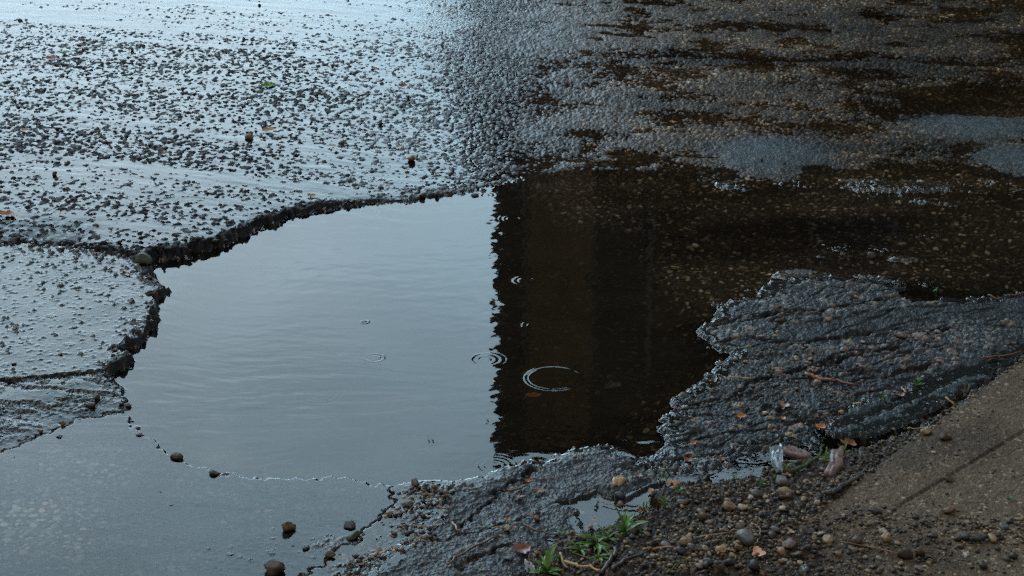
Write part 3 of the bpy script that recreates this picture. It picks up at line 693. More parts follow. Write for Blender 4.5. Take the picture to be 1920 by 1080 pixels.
# named stones: photo x, y (centre), width in photo pixels, colour, flat, label
ST = [
 (487,9,9,'charcoal',.8,'small dark stone on the bright film at the very top edge'),
 (38,38,13,'charcoal',.6,'dark stone on the wet road near the top left corner'),
 (49,37,7,'dark_brown',.6,'tiny brown crumb touching the dark stone near the top left corner'),
 (77,13,8,'charcoal',.6,'small dark stone above the top left corner stone'),
 (452,26,7,'charcoal',.6,'tiny dark stone below the one on the top edge'),
 (467,47,5,'charcoal',.7,'tiniest black grit on the bright film near the top'),
 (468,258,20,'tan',.8,'round tan stone standing on the water film with a dark side'),
 (772,300,20,'rusty',.75,'orange brown stone on the water film above the puddle lip'),
 (102,327,13,'rusty',1.2,'upright brown stone on the film at the far left'),
 (641,270,10,'dark_brown',1.1,'small upright dark brown stone right of the tan one'),
 (714,233,10,'charcoal',.8,'black round stone on the film above the orange brown stone'),
 (765,184,9,'charcoal',.9,'black pointed stone in the middle of the upper road'),
 (248,94,9,'charcoal',.8,'black stone right of the leaf cluster'),
 (830,86,9,'dark_brown',.7,'dark brown grit where the road turns from bright to dark'),
 (130,182,9,'charcoal',.7,'black stone on the film below the leaf cluster'),
 (225,455,11,'charcoal',.7,'dark stone above the stub of the broken lip'),
 (269,491,40,'mossy',.75,'big mossy brown stone wedged at the left corner of the puddle'),
 (155,577,9,'rusty',.8,'reddish pebble on the middle left film'),
 (27,682,13,'dark_brown',.4,'flat dark brown pebble at the left edge on smooth film'),
 (113,665,10,'dark_brown',.5,'dark pebble on the smooth film beside the worn ledge'),
 (182,749,15,'dark_brown',1.3,'upright dark stone on the worn ledge left of the puddle'),
 (170,762,21,'charcoal',.6,'wide black stone at the foot of the upright one on the ledge'),
 (118,797,11,'rusty',1.5,'thin upright rusty stone on the edge of the worn ledge'),
 (113,817,20,'charcoal',.5,'flat black stone below the thin upright one'),
 (76,810,14,'dark_brown',.7,'dark stone left of the thin upright one'),
 (124,832,13,'charcoal',.5,'flat dark pebble lowest of the little group under the ledge'),
 (63,842,10,'charcoal',.5,'black pebble right where the ledge meets the pebbly film'),
 (27,856,12,'dark_brown',.5,'brownish pebble at the left end of the pebbly film'),
 (268,798,34,'charcoal',.5,'large black asphalt lump sticking out at the puddle rim'),
 (262,814,18,'charcoal',.6,'smaller black lump just under the large one at the rim'),
 (240,762,20,'charcoal',.5,'black asphalt crumb at the tip of the worn ledge'),
 (330,858,29,'dark_brown',.6,'angular dark stone on the lower left rim of the puddle'),
 (402,887,22,'charcoal',.75,'round black stone on the bottom rim of the puddle'),
 (291,880,11,'charcoal',.5,'dark pebble just outside the rim below the angular stone'),
 (207,903,11,'charcoal',.5,'lone dark pebble on the left of the pebbly film'),
 (301,923,13,'rusty',.7,'brown pebble with a dark side on the pebbly film'),
 (320,946,15,'charcoal',.6,'black pebble below the brown one on the pebbly film'),
 (184,988,11,'charcoal',.6,'small black pebble low on the pebbly film'),
 (389,1028,14,'rusty',.35,'flat orange chip lying in the pebbly film'),
 (28,1010,9,'olive',.5,'small olive pebble near the left edge at the bottom'),
 (540,991,33,'olive',.85,'rounded brown stone with a pale top standing in the shallow film'),
 (515,1067,45,'dark_brown',.8,'big smooth brown stone cut by the bottom edge'),
 (655,986,33,'charcoal',.35,'flat dark stone lying where film meets gravel'),
 (662,1006,32,'mossy',.5,'greenish mossy stone at the edge of the gravel'),
 (549,1022,13,'charcoal',.5,'dark pebble between the two brown stones at the bottom'),
 (574,1028,16,'charcoal',.5,'wider dark pebble right of the brown stones'),
 (617,1040,26,'dark_brown',.5,'brown lump among the wet crumbs at the bottom'),
 (738,908,22,'charcoal',.35,'flat black chip where the puddle rim meets broken asphalt'),
 (727,924,13,'charcoal',.5,'small black chip below the flat rim chip'),
 (779,907,26,'olive',.6,'olive stone at the puddle edge leading the broken asphalt'),
 (730,964,16,'rusty',.6,'orange brown pebble leftmost in the gravel tongue'),
 (659,1052,18,'pinkish',.5,'pinkish pebble at the bottom of the gravel tongue'),
 (680,1059,16,'rusty',.6,'rust coloured pebble beside the pinkish one'),
 (717,1038,18,'tan',.5,'tan pebble in the lower gravel tongue'),
 (815,1019,14,'tan',.6,'single tan pebble on the dark broken asphalt'),
 (766,945,22,'grey',.6,'grey cobble in the gravel tongue by the water'),
 (1007,974,16,'rusty',1.0,'upright brown stone on the broken asphalt left of the small pool'),
 (992,966,9,'pinkish',.7,'small pink pebble left of the upright brown stone'),
 (952,993,16,'tan',1.0,'tan block shaped stone with a curled leaf on top'),
 (938,1005,12,'tan',.4,'flat tan pebble below the block shaped stone'),
 (953,1041,9,'rusty',.8,'glowing orange pebble low on the broken asphalt'),
 (1304,455,17,'pale',.8,'white topped stone poking out of the dark shallow water'),
 (1634,480,19,'olive',1.0,'pointed grey brown stone in the dark shallow water at right'),
 (1428,301,9,'dark_brown',.9,'dark stone on the left blue grey patch'),
 (1471,307,8,'charcoal',.8,'smaller dark stone at the lower edge of the blue grey patch'),
 (1229,284,11,'charcoal',.6,'dark stone on the stony flat left of the blue grey patch'),
 (1762,262,14,'pinkish',.8,'pinkish stone at the tip of the right blue grey patch'),
 (1600,905,20,'tan',.6,'tan pebble sitting by the thick dark twig tip'),
 (1285,1018,33,'tan',.75,'round tan stone left of the big grey one'),
 (1399,1014,48,'grey',.75,'biggest stone of the gravel verge, speckled grey and domed'),
 (1365,954,32,'tan',.7,'angular tan stone standing above the gravel'),
 (1427,964,17,'grey',.7,'bluish grey pebble right of the angular tan stone'),
 (1457,966,12,'grey',.7,'smaller bluish pebble right of its bluish grey neighbour'),
 (1351,1068,22,'olive',.9,'upright olive stone cut near the bottom edge'),
 (1453,995,23,'grey',.7,'pale grey square stone right of the biggest one'),
 (1481,1023,31,'pinkish',.6,'pinkish grey angular slab stone in the gravel'),
 (1496,1042,24,'olive',.6,'olive brown stone under the pinkish slab'),
 (1552,1014,27,'tan',.55,'light orange tan angular stone on the gravel'),
 (1660,1012,28,'tan',1.0,'upright cone shaped stone, orange and grey, on the slab dirt'),
 (1655,997,18,'pale',.45,'cream flat pebble behind the cone shaped stone'),
 (1780,958,31,'rusty',.55,'rusty flat stone standing on the concrete slab'),
 (1640,960,28,'charcoal',.45,'long black stone on the concrete slab'),
 (1716,971,17,'charcoal',.6,'black stone on the slab right of the long black one'),
 (1658,952,13,'charcoal',.6,'small black crumb above the long black stone'),
 (1779,901,26,'dark_brown',.5,'brown flat chip on the upper concrete slab'),
 (1775,926,11,'rusty',.7,'small rusty crumb between the two brown slab stones'),
 (1847,953,8,'pale',.7,'tiny white chip at the right of the slab near the crack'),
 (1771,822,27,'dark_brown',.6,'dark brown stone at the top of the slab edge'),
 (1792,853,13,'pinkish',.5,'pink chip high on the slab below the dark stone'),
 (1750,848,11,'pale',.4,'little pale chip on the slab left of the pink one'),
 (1735,817,30,'tan',.45,'long tan stone lying in the gutter grit beside the slab edge'),
 (1808,1010,24,'charcoal',.7,'black lump on the dirty slab at right'),
 (1801,1026,14,'olive',.7,'olive pebble under the black lump'),
 (1749,1006,20,'dark_brown',.5,'brown stone half buried in the slab dirt'),
 (1882,989,26,'grey',.45,'flat grey stone near the right edge on the slab'),
 (1742,1057,17,'tan',.5,'tan pebble on the dirty slab at the bottom'),
 (1723,1066,20,'pinkish',.5,'pinkish pebble cut near the bottom edge on the slab'),
 (1648,1047,15,'pale',.6,'cream pebble under the long rusty stalks'),
 (1622,1046,11,'pale',.7,'small cream pebble left of its twin under the rusty stalks'),
 (1629,1072,15,'tan',.5,'tan pebble on bare concrete near the bottom edge'),
 (1408,933,16,'pale',.4,'smooth oval cream pebble in the gravel below the weeds'),
 (1467,908,32,'grey',.8,'rounded grey stone below the orange leaf'),
 (1434,933,14,'tan',.4,'flat tan pebble beside the smooth oval one'),
 (1464,926,22,'olive',.5,'olive chip under the rounded grey stone'),
 (1540,865,11,'tan',.9,'round yellowish pebble above the reddish bark piece'),
 (1564,848,22,'grey',.7,'grey wet stone at the top of the reddish bark piece'),
 (1560,832,50,'mossy',.55,'large dark wet rock at the edge of the gutter'),
 (1440,884,10,'pale',.6,'white round pebble touching the crumpled wrapper'),
 (1520,675,12,'tan',.7,'tan pebble on the cracked asphalt right of the shore'),
 (1378,675,12,'pale',.8,'pale round pebble near the shore of the dark water'),
 (1398,679,13,'tan',.6,'yellowish pebble right of the pale one near the shore'),
 (1387,731,12,'pale',.8,'white grey round pebble in the middle of the cracked asphalt'),
 (1492,674,12,'pale',.9,'whitish upright pebble on the upper cracked asphalt'),
 (1495,730,10,'rusty',.7,'round orange pebble on the smooth plate of asphalt'),
 (1411,631,12,'tan',.5,'tan pebble on the asphalt spit'),
 (1452,633,9,'tan',.6,'yellow pebble in the crack behind the asphalt spit'),
 (1280,741,12,'tan',.8,'tan pebble caught on the water edge of the asphalt'),
 (1605,557,12,'tan',.8,'orange tan pebble high on the cracked asphalt'),
 (1552,600,14,'tan',.7,'yellow pebble above the dark smooth band'),
 (1618,642,13,'pale',.5,'cream pebble below the dark smooth band'),
 (1757,624,12,'pale',.8,'white round pebble among pink ones on the ridge'),
 (1740,618,11,'pinkish',.8,'pink pebble at the top of the small heap on the ridge'),
 (1739,627,11,'rusty',.7,'orange pebble in the small heap on the ridge'),
 (1690,630,28,'olive',.5,'long greenish brown stone on the ridge'),
 (1638,652,26,'rusty',.4,'long brown stone lying on the pebbly asphalt'),
 (1435,776,13,'pale',.7,'greyish white pebble below the curled orange leaf'),
 (1405,791,14,'grey',.6,'blue grey pebble on the pebbly asphalt near the leaf'),
 (1373,810,16,'grey',.5,'big blue grey pebble above the drowned fringe'),
 (1577,775,12,'tan',1.1,'tan pebble by the root of the fern like weeds'),
]
ST = [(a_, b_, c_, d_, f_ * .86, l_) for a_, b_, c_, d_, f_, l_ in ST]
pts = spots([(s[0], s[1] + s[2] * s[4] * .12) for s in ST])
for i, (s, p) in enumerate(zip(ST, pts)):
    size = s[2] * scale_at(s[1]) * .485
    stone(None, size, s[3], s[5], 'boulder' if 0 else ('stone' if s[2] > 18 else 'pebble'), seed=i * 5 + 3, flat=s[4], pt=p, sink=.16 if s[4] > .7 else .12)

# crumbs of asphalt fallen from the broken lip
LIP = [(300,484),(345,477),(400,462),(470,430),(540,404),(620,388),(700,377),(770,373),(850,364),(910,352)]
LEFT = [(270,505),(282,524),(308,548),(282,562),(292,590),(268,632),(238,655),(225,668),(238,682),(232,694),(212,708),(226,735),(234,765)]
rg = random.Random(21); cr_pts = []
for line, n, lab in ((LIP, 46, 0), (LEFT, 16, 1)):
    for k in range(n):
        t = rg.uniform(0, len(line) - 1.001); i = int(t); u = t - i
        cr_pts.append((line[i][0] + (line[i+1][0] - line[i][0]) * u + rg.uniform(-5, 5) - (6 * lab), line[i][1] + (line[i+1][1] - line[i][1]) * u + rg.uniform(-9, 2) * (1 - lab), lab))
for (a_, b_, lab) in cr_pts:
    X_, Y_ = P(a_, b_, .006 if rg.random() < .5 else .014); Z_ = Hat(X_, Y_)[0]
    stone(None, rg.choice((.003, .0035, .004, .005, .006, .009)) * rg.uniform(.8, 1.2), 'charcoal' if rg.random() < .8 else 'dark_brown', ['black asphalt crumb on the broken far lip of the puddle', 'black asphalt crumb on the ragged left edge of the puddle'][lab], 'asphalt_crumb', ['crumbs along the far lip of the puddle', 'crumbs along the left edge of the puddle'][lab], seed=rg.randint(0, 11), flat=.7, pt=(X_, Y_, max(Z_, -.004), 0), sink=.3, sub=2, cat='asphalt crumb')

# small loose gravel: individuals, nearest and largest
GL = {'tan': 'small tan pebble lying loose in the gravel verge beside the slab',
      'grey': 'small grey pebble lying loose in the gravel verge beside the slab',
      'pale': 'small cream coloured pebble lying loose in the gravel verge beside the slab',
      'charcoal': 'small black crumb lying loose in the gravel verge beside the slab',
      'olive': 'small olive brown pebble lying loose in the gravel verge beside the slab',
      'pinkish': 'small pinkish pebble lying loose in the gravel verge beside the slab',
      'dark_brown': 'small dark brown pebble lying loose in the gravel verge beside the slab'}
cand = []
rg = random.Random(5)
while len(cand) < 150:
    px = rg.uniform(1090, 1900); py = rg.uniform(880, 1075)
    lim = 925 + (px - 1250) * -.02 if px < 1450 else 900 - (px - 1450) * .35
    if py < lim: continue
    if px > 1540 and py < 1135 - (px - 1400) * .04 - 110: continue
    cand.append((px, py))
for (cp, p) in zip(cand, spots(cand)):
    colr = rg.choices(list(GL), weights=[5, 3, 1.6, 4, 4, 1.5, 4])[0]
    size = rg.choice((.004, .005, .006, .007, .009, .011)) * rg.uniform(.8, 1.2)
    stone(None, size, colr, GL[colr], 'pebble', 'loose %s pebbles of the gravel verge' % colr.replace('_', ' '), seed=rg.randint(0, 11), flat=rg.choice((.45, .62, .8)), pt=p, sink=.2, sub=2)

# finest grit: one object per colour family, nobody could count it
def grit(name, regionpts, n, smin, smax, colr, label, seed, cat='gravel'):
    rg = np.random.RandomState(seed); protos = []
    for k in range(5):
        v, f = stone_mesh(k + 2, .6, 7, 1); protos.append((np.array([tuple(a) for a in v]), np.array(f)))
    poly = [P(*p) for p in regionpts]; xs = [p[0] for p in poly]; yy = [p[1] for p in poly]
    def inside(x_, y_):
        c = np.zeros(x_.shape, bool); m = len(poly)
        for i in range(m):
            ax, ay = poly[i]; bx, by = poly[(i + 1) % m]
            if ay != by: c ^= ((ay > y_) != (by > y_)) & (x_ < (bx - ax) * (y_ - ay) / (by - ay) + ax)
        return c
    X = rg.uniform(min(xs), max(xs), n * 4); Y = rg.uniform(min(yy), max(yy), n * 4); k = inside(X, Y); X = X[k][:n]; Y = Y[k][:n]
    dens = vnoise(X * 14, Y * 14, 2) + vnoise(X * 5, Y * 5, 4); k = dens > rg.uniform(-1.2, .5, len(X)); X = X[k]; Y = Y[k]
    Z = ground(X, Y, full=False)[0]
    V, F = [], []; nv = 0
    for i in range(len(X)):
        pv, pf = protos[i % 5]; s = smin + (smax - smin) * rg.rand() ** 2.5; a = rg.rand() * 6.28
        R_ = np.array([[math.cos(a), -math.sin(a), 0], [math.sin(a), math.cos(a), 0], [0, 0, 1]])
        V.append((pv @ R_.T) * s * np.array([1, 1, rg.uniform(.6, 1.3)]) + np.array([X[i], Y[i], Z[i] + s * .2])); F.append(pf + nv); nv += len(pv)
    V = np.concatenate(V); F = np.concatenate(F)
    me = bpy.data.meshes.new(name); me.vertices.add(len(V)); me.vertices.foreach_set('co', V.astype(np.float32).ravel())
    me.loops.add(F.size); me.loops.foreach_set('vertex_index', F.astype(np.int32).ravel()); me.polygons.add(len(F))
    me.polygons.foreach_set('loop_start', np.arange(0, F.size, 3, dtype=np.int32)); me.polygons.foreach_set('use_smooth', np.ones(len(F), bool)); me.update(calc_edges=True)
    me.materials.append(SM[colr]); o = bpy.data.objects.new(name, me); COL.objects.link(o); tag(o, label, cat, kind='stuff')
VERGE = [(980, 1100), (1000, 1062), (1110, 1003), (1240, 965), (1260, 925), (1400, 912), (1540, 868), (1640, 842), (1790, 768), (1925, 682), (1925, 690), (1800, 785), (1600, 935), (1520, 990), (1400, 1100)]
LOWV = [(1180, 1110), (1250, 985), (1500, 970), (1640, 985), (1930, 1000), (1930, 1110)]
SLAB = [(1400, 1100), (1925, 690), (1930, 1110)]
TONGUE = [(735, 925), (770, 915), (850, 925), (830, 990), (800, 1030), (640, 1085), (600, 1085), (700, 1000)]
CRK = [(1330, 700), (1420, 660), (1560, 655), (1700, 640), (1800, 640), (1700, 720), (1560, 760), (1560, 800), (1420, 820), (1260, 800), (1270, 750)]
for nm, reg, n, a, b, c, lab in (
  ('grit', VERGE, 1500, .0015, .0060, 'olive', 'olive brown grit packed along the gutter verge'),
  ('grit', VERGE, 900, .0015, .0065, 'tan', 'tan grit packed along the gutter verge'),
  ('grit', VERGE, 900, .0015, .0070, 'charcoal', 'black grit packed along the gutter verge'),
  ('grit', VERGE, 400, .0015, .0055, 'grey', 'grey grit packed along the gutter verge'),
  ('grit', LOWV, 1100, .0015, .0065, 'charcoal', 'black grit strewn over the foot of the slab'),
  ('grit', LOWV, 1000, .0015, .0060, 'olive', 'olive grit strewn over the foot of the slab'),
  ('grit', LOWV, 450, .0015, .0060, 'tan', 'tan grit strewn over the foot of the slab'),
  ('grit', LOWV, 200, .0015, .0045, 'pale', 'cream coloured grit strewn over the foot of the slab'),
  ('grit', SLAB, 420, .0010, .0038, 'dark_brown', 'dark crumbs scattered on the concrete slab'),
  ('grit', SLAB, 160, .0008, .0024, 'pale', 'pale specks scattered on the concrete slab'),
  ('gravel', TONGUE, 210, .0025, .0080, 'pinkish', 'pinkish brown pebbles of the wet gravel tongue below the puddle'),
  ('gravel', TONGUE, 520, .0020, .0075, 'charcoal', 'black pebbles of the wet gravel tongue below the puddle'),
  ('gravel', TONGUE, 130, .0030, .0070, 'tan', 'tan pebbles of the wet gravel tongue below the puddle'),
  ('gravel', CRK, 260, .0022, .0060, 'pinkish', 'pinkish loose pebbles bedded in the cracked asphalt'),
  ('gravel', CRK, 300, .0022, .0060, 'grey', 'grey loose pebbles bedded in the cracked asphalt'),
  ('gravel', CRK, 110, .0020, .0055, 'tan', 'tan loose pebbles bedded in the cracked asphalt')):
    grit(nm, reg, n, a, b, c, lab, len(lab) + n)

# ------------------------------------------------------------------ leaves, bark, twigs
LM = {'red_brown': surf_mat('leaf_red_brown', (.19, .065, .030), .4, .4, 60, .3, coat=.4), 'orange': surf_mat('leaf_orange', (.50, .20, .045), .4, .3, 60, .3, coat=.4),
      'green': surf_mat('leaf_green', (.11, .27, .02), .4, .3, 60, .2, coat=.4, trans=.2), 'tan': surf_mat('leaf_tan', (.42, .27, .14), .5, .3, 60, .3, coat=.2),
      'dark': surf_mat('leaf_dark', (.055, .028, .018), .4, .3, 60, .3, coat=.4), 'yellow_green': surf_mat('leaf_yellow_green', (.19, .23, .03), .45, .3, 60, .2),
      'bark': surf_mat('bark_pinkish', (.15, .085, .065), .5, .5, 90, .6, coat=.2), 'twig': surf_mat('twig_brown', (.16, .085, .036), .5, .4, 90, .4, coat=.3),
      'twigdark': surf_mat('twig_dark', (.030, .020, .014), .5, .4, 90, .5, coat=.3), 'straw': surf_mat('straw', (.46, .31, .14), .5, .3, 80, .3, coat=.2),
      'deep_green': surf_mat('weed_green', (.070, .20, .018), .42, .6, 110, .2, coat=.35, trans=.25), 'moss': surf_mat('moss_green', (.045, .075, .018), .8, .4, 200, .4),
      'peach': surf_mat('peach_petal', (.62, .34, .20), .5, .3, 60, .3), 'white': surf_mat('shell_white', (.75, .77, .78), .3, .1, 60, .2),
      'foil': surf_mat('clear_wrapper', (.30, .36, .40), .18, .5, 60, .9, coat=.5), 'rust': surf_mat('stalk_rusty', (.22, .085, .028), .5, .3, 90, .3, coat=.2)}
def leaf_geo(L, W, curl=.4, fold=.3, nu=13, nv=7, twist=0., seed=0, lobes=.16):
    rg = random.Random(seed); V, F = [], []; f1 = rg.uniform(9, 26); skew = rg.uniform(-.35, .35)
    for i in range(nu):
        t = i / (nu - 1); wd_ = W * (math.sin(math.pi * min(1, t * .96 + .02)) ** .7) * (1 + lobes * math.sin(t * f1) + rg.uniform(-lobes, lobes) * .6) * (1.15 - .4 * t)
        for j in range(nv):
            s = j / (nv - 1) * 2 - 1
            xx = (t - .5) * L; yy = s * wd_ * .5 + skew * wd_ * math.sin(t * 3)
            zz = abs(s) * wd_ * fold * .5 + curl * L * ((t - .5) ** 2) * 1.6 + rg.uniform(-.02, .02) * L
            a = twist * (t - .5); V.append((xx, yy * math.cos(a) - zz * math.sin(a), yy * math.sin(a) + zz * math.cos(a)))
    for i in range(nu - 1):
        for j in range(nv - 1): F.append((i * nv + j, (i + 1) * nv + j, (i + 1) * nv + j + 1, i * nv + j + 1))
    return V, F
LV = [  # x, y, length px, width ratio, colour, heading deg, curl, label, name, category
 (97,112,24,.5,'red_brown',-20,.5,'reddish brown leaf, lowest left of the leaf cluster'),
 (155,91,22,.6,'dark',50,.6,'dark brown curled leaf, highest of the leaf cluster'),
 (124,102,16,.7,'green',10,.3,'bright green leaf scrap in the middle of the leaf cluster'),
 (143,106,18,.5,'red_brown',15,.5,'brown leaf right of the green scrap in the leaf cluster'),
 (67,127,14,.4,'red_brown',30,.3,'faint reddish leaf bit left below the leaf cluster'),
 (503,163,28,.4,'green',8,.3,'narrow green leaf floating on the upper road film'),
 (505,247,26,.35,'tan',5,.3,'narrow tan leaf beside the round tan stone'),
 (308,289,18,.5,'red_brown',-15,.6,'curled brown leaf on the film at left centre'),
 (14,408,40,.35,'orange',-4,.4,'orange brown leaf cut by the left edge'),
 (48,246,20,.4,'tan',-10,.4,'pale tan leaf near the left edge'),
 (185,255,14,.5,'yellow_green',60,.5,'tiny yellowish sprig on the left of the film'),
 (755,163,16,.5,'red_brown',10,.4,'brown leaf scrap on the middle of the upper road'),
 (702,130,12,.5,'orange',0,.4,'small orange leaf scrap high on the road'),
 (751,277,20,.4,'tan',-12,.1,'pale yellow leaf floating just above the orange brown stone'),
 (623,275,12,.4,'tan',0,.3,'tan leaf crumb beside the upright dark brown stone'),
 (585,368,18,.5,'tan',10,.3,'cream leaf crumb on the puddle lip'),
 (2,277,14,.4,'yellow_green',0,.2,'yellow green leaf tip touching the left edge'),
 (205,467,14,.4,'tan',5,.3,'tan leaf bit on the film over the mossy stone'),
 (1470,765,26,.4,'orange',-30,.9,'curled orange leaf pointing up on the cracked asphalt'),
 (1390,785,20,.5,'orange',15,.3,'flat dull orange leaf left of the curled one'),
 (1540,806,20,.7,'orange',70,.7,'small orange leaf at the corner of the smooth gutter strip'),
 (1470,787,12,.5,'orange',70,.4,'orange crumb below the curled leaf'),
 (1685,744,24,.4,'red_brown',10,.5,'reddish brown leaf on the black gutter strip'),
 (1290,868,22,.4,'rust',-25,1.1,'arched orange stalk bit on the drowned fringe'),
 (991,904,16,.4,'orange',8,1.2,'bright orange curled leaf on the broken asphalt'),
 (1012,926,26,.5,'red_brown',20,.4,'torn reddish leaf on the broken asphalt'),
 (975,935,22,.5,'red_brown',-15,.4,'brown torn leaf below the short stick'),
 (953,978,14,.5,'orange',80,.7,'upright orange leaf on the block shaped stone'),
 (962,990,12,.6,'red_brown',40,.5,'reddish leaf bit right of the block shaped stone'),
 (978,1033,38,.55,'red_brown',25,.3,'dark red ragged leaf near the bottom of the asphalt'),
 (947,1046,30,.5,'dark',-10,.4,'dark wet leaf below the ragged red one'),
 (1227,926,26,.4,'tan',-45,.5,'tan and orange leaf leaning on the upright sprout'),
 (1264,915,27,.9,'peach',10,.9,'pale peach cupped leaf beside the weeds'),
 (1478,894,18,.5,'orange',50,.6,'bright orange leaf above the rounded grey stone'),
 (1592,838,30,.7,'rust',60,.6,'rusty orange crumpled leaf at the gutter end'),
 (1205,960,26,.35,'rust',20,.4,'rusty leaf strip in front of the small pool'),
 (1195,895,22,.5,'bark',-30,.4,'brown leaf bit on the crest by the weeds'),
 (1426,1036,30,.5,'peach',-50,.5,'pinkish peach leaf scrap in the gravel'),
 (1482,1000,22,.3,'tan',-60,.4,'narrow tan husk standing in the gravel'),
 (1000,731,36,.35,'orange',32,.1,'orange leaf sunk in the dark water under the big ripple ring'),
 (1150,703,34,.4,'dark',10,.1,'blurred brown leaf sunk in the dark water right of the big ring'),
 (1300,835,14,.4,'orange',30,.4,'tiny orange leaf bit on the water edge fringe'),
 (1352,862,22,.3,'rust',-10,.5,'orange brown leaf rib on the drowned fringe'),
]
lp = spots([(a[0], a[1]) for a in LV])
for i, (a, p) in enumerate(zip(LV, lp)):
    L_ = a[2] * scale_at(a[1]); sunk = 'sunk' in a[7]
    v, f = leaf_geo(L_, L_ * a[3] * 1.5, a[6], .35, seed=i, twist=.5 if a[6] > .4 else 0)
    o = mesh_obj('leaf', v, f, LM[a[4]])
    o.location = (p[0], p[1], ((-.026 if 'blurred' in a[7] else -.012) if sunk else p[3] + .0025)); o.rotation_euler = (R(random.uniform(-10, 22)), R(random.uniform(-8, 8)), R(a[5])); tag(o, a[7], 'leaf')

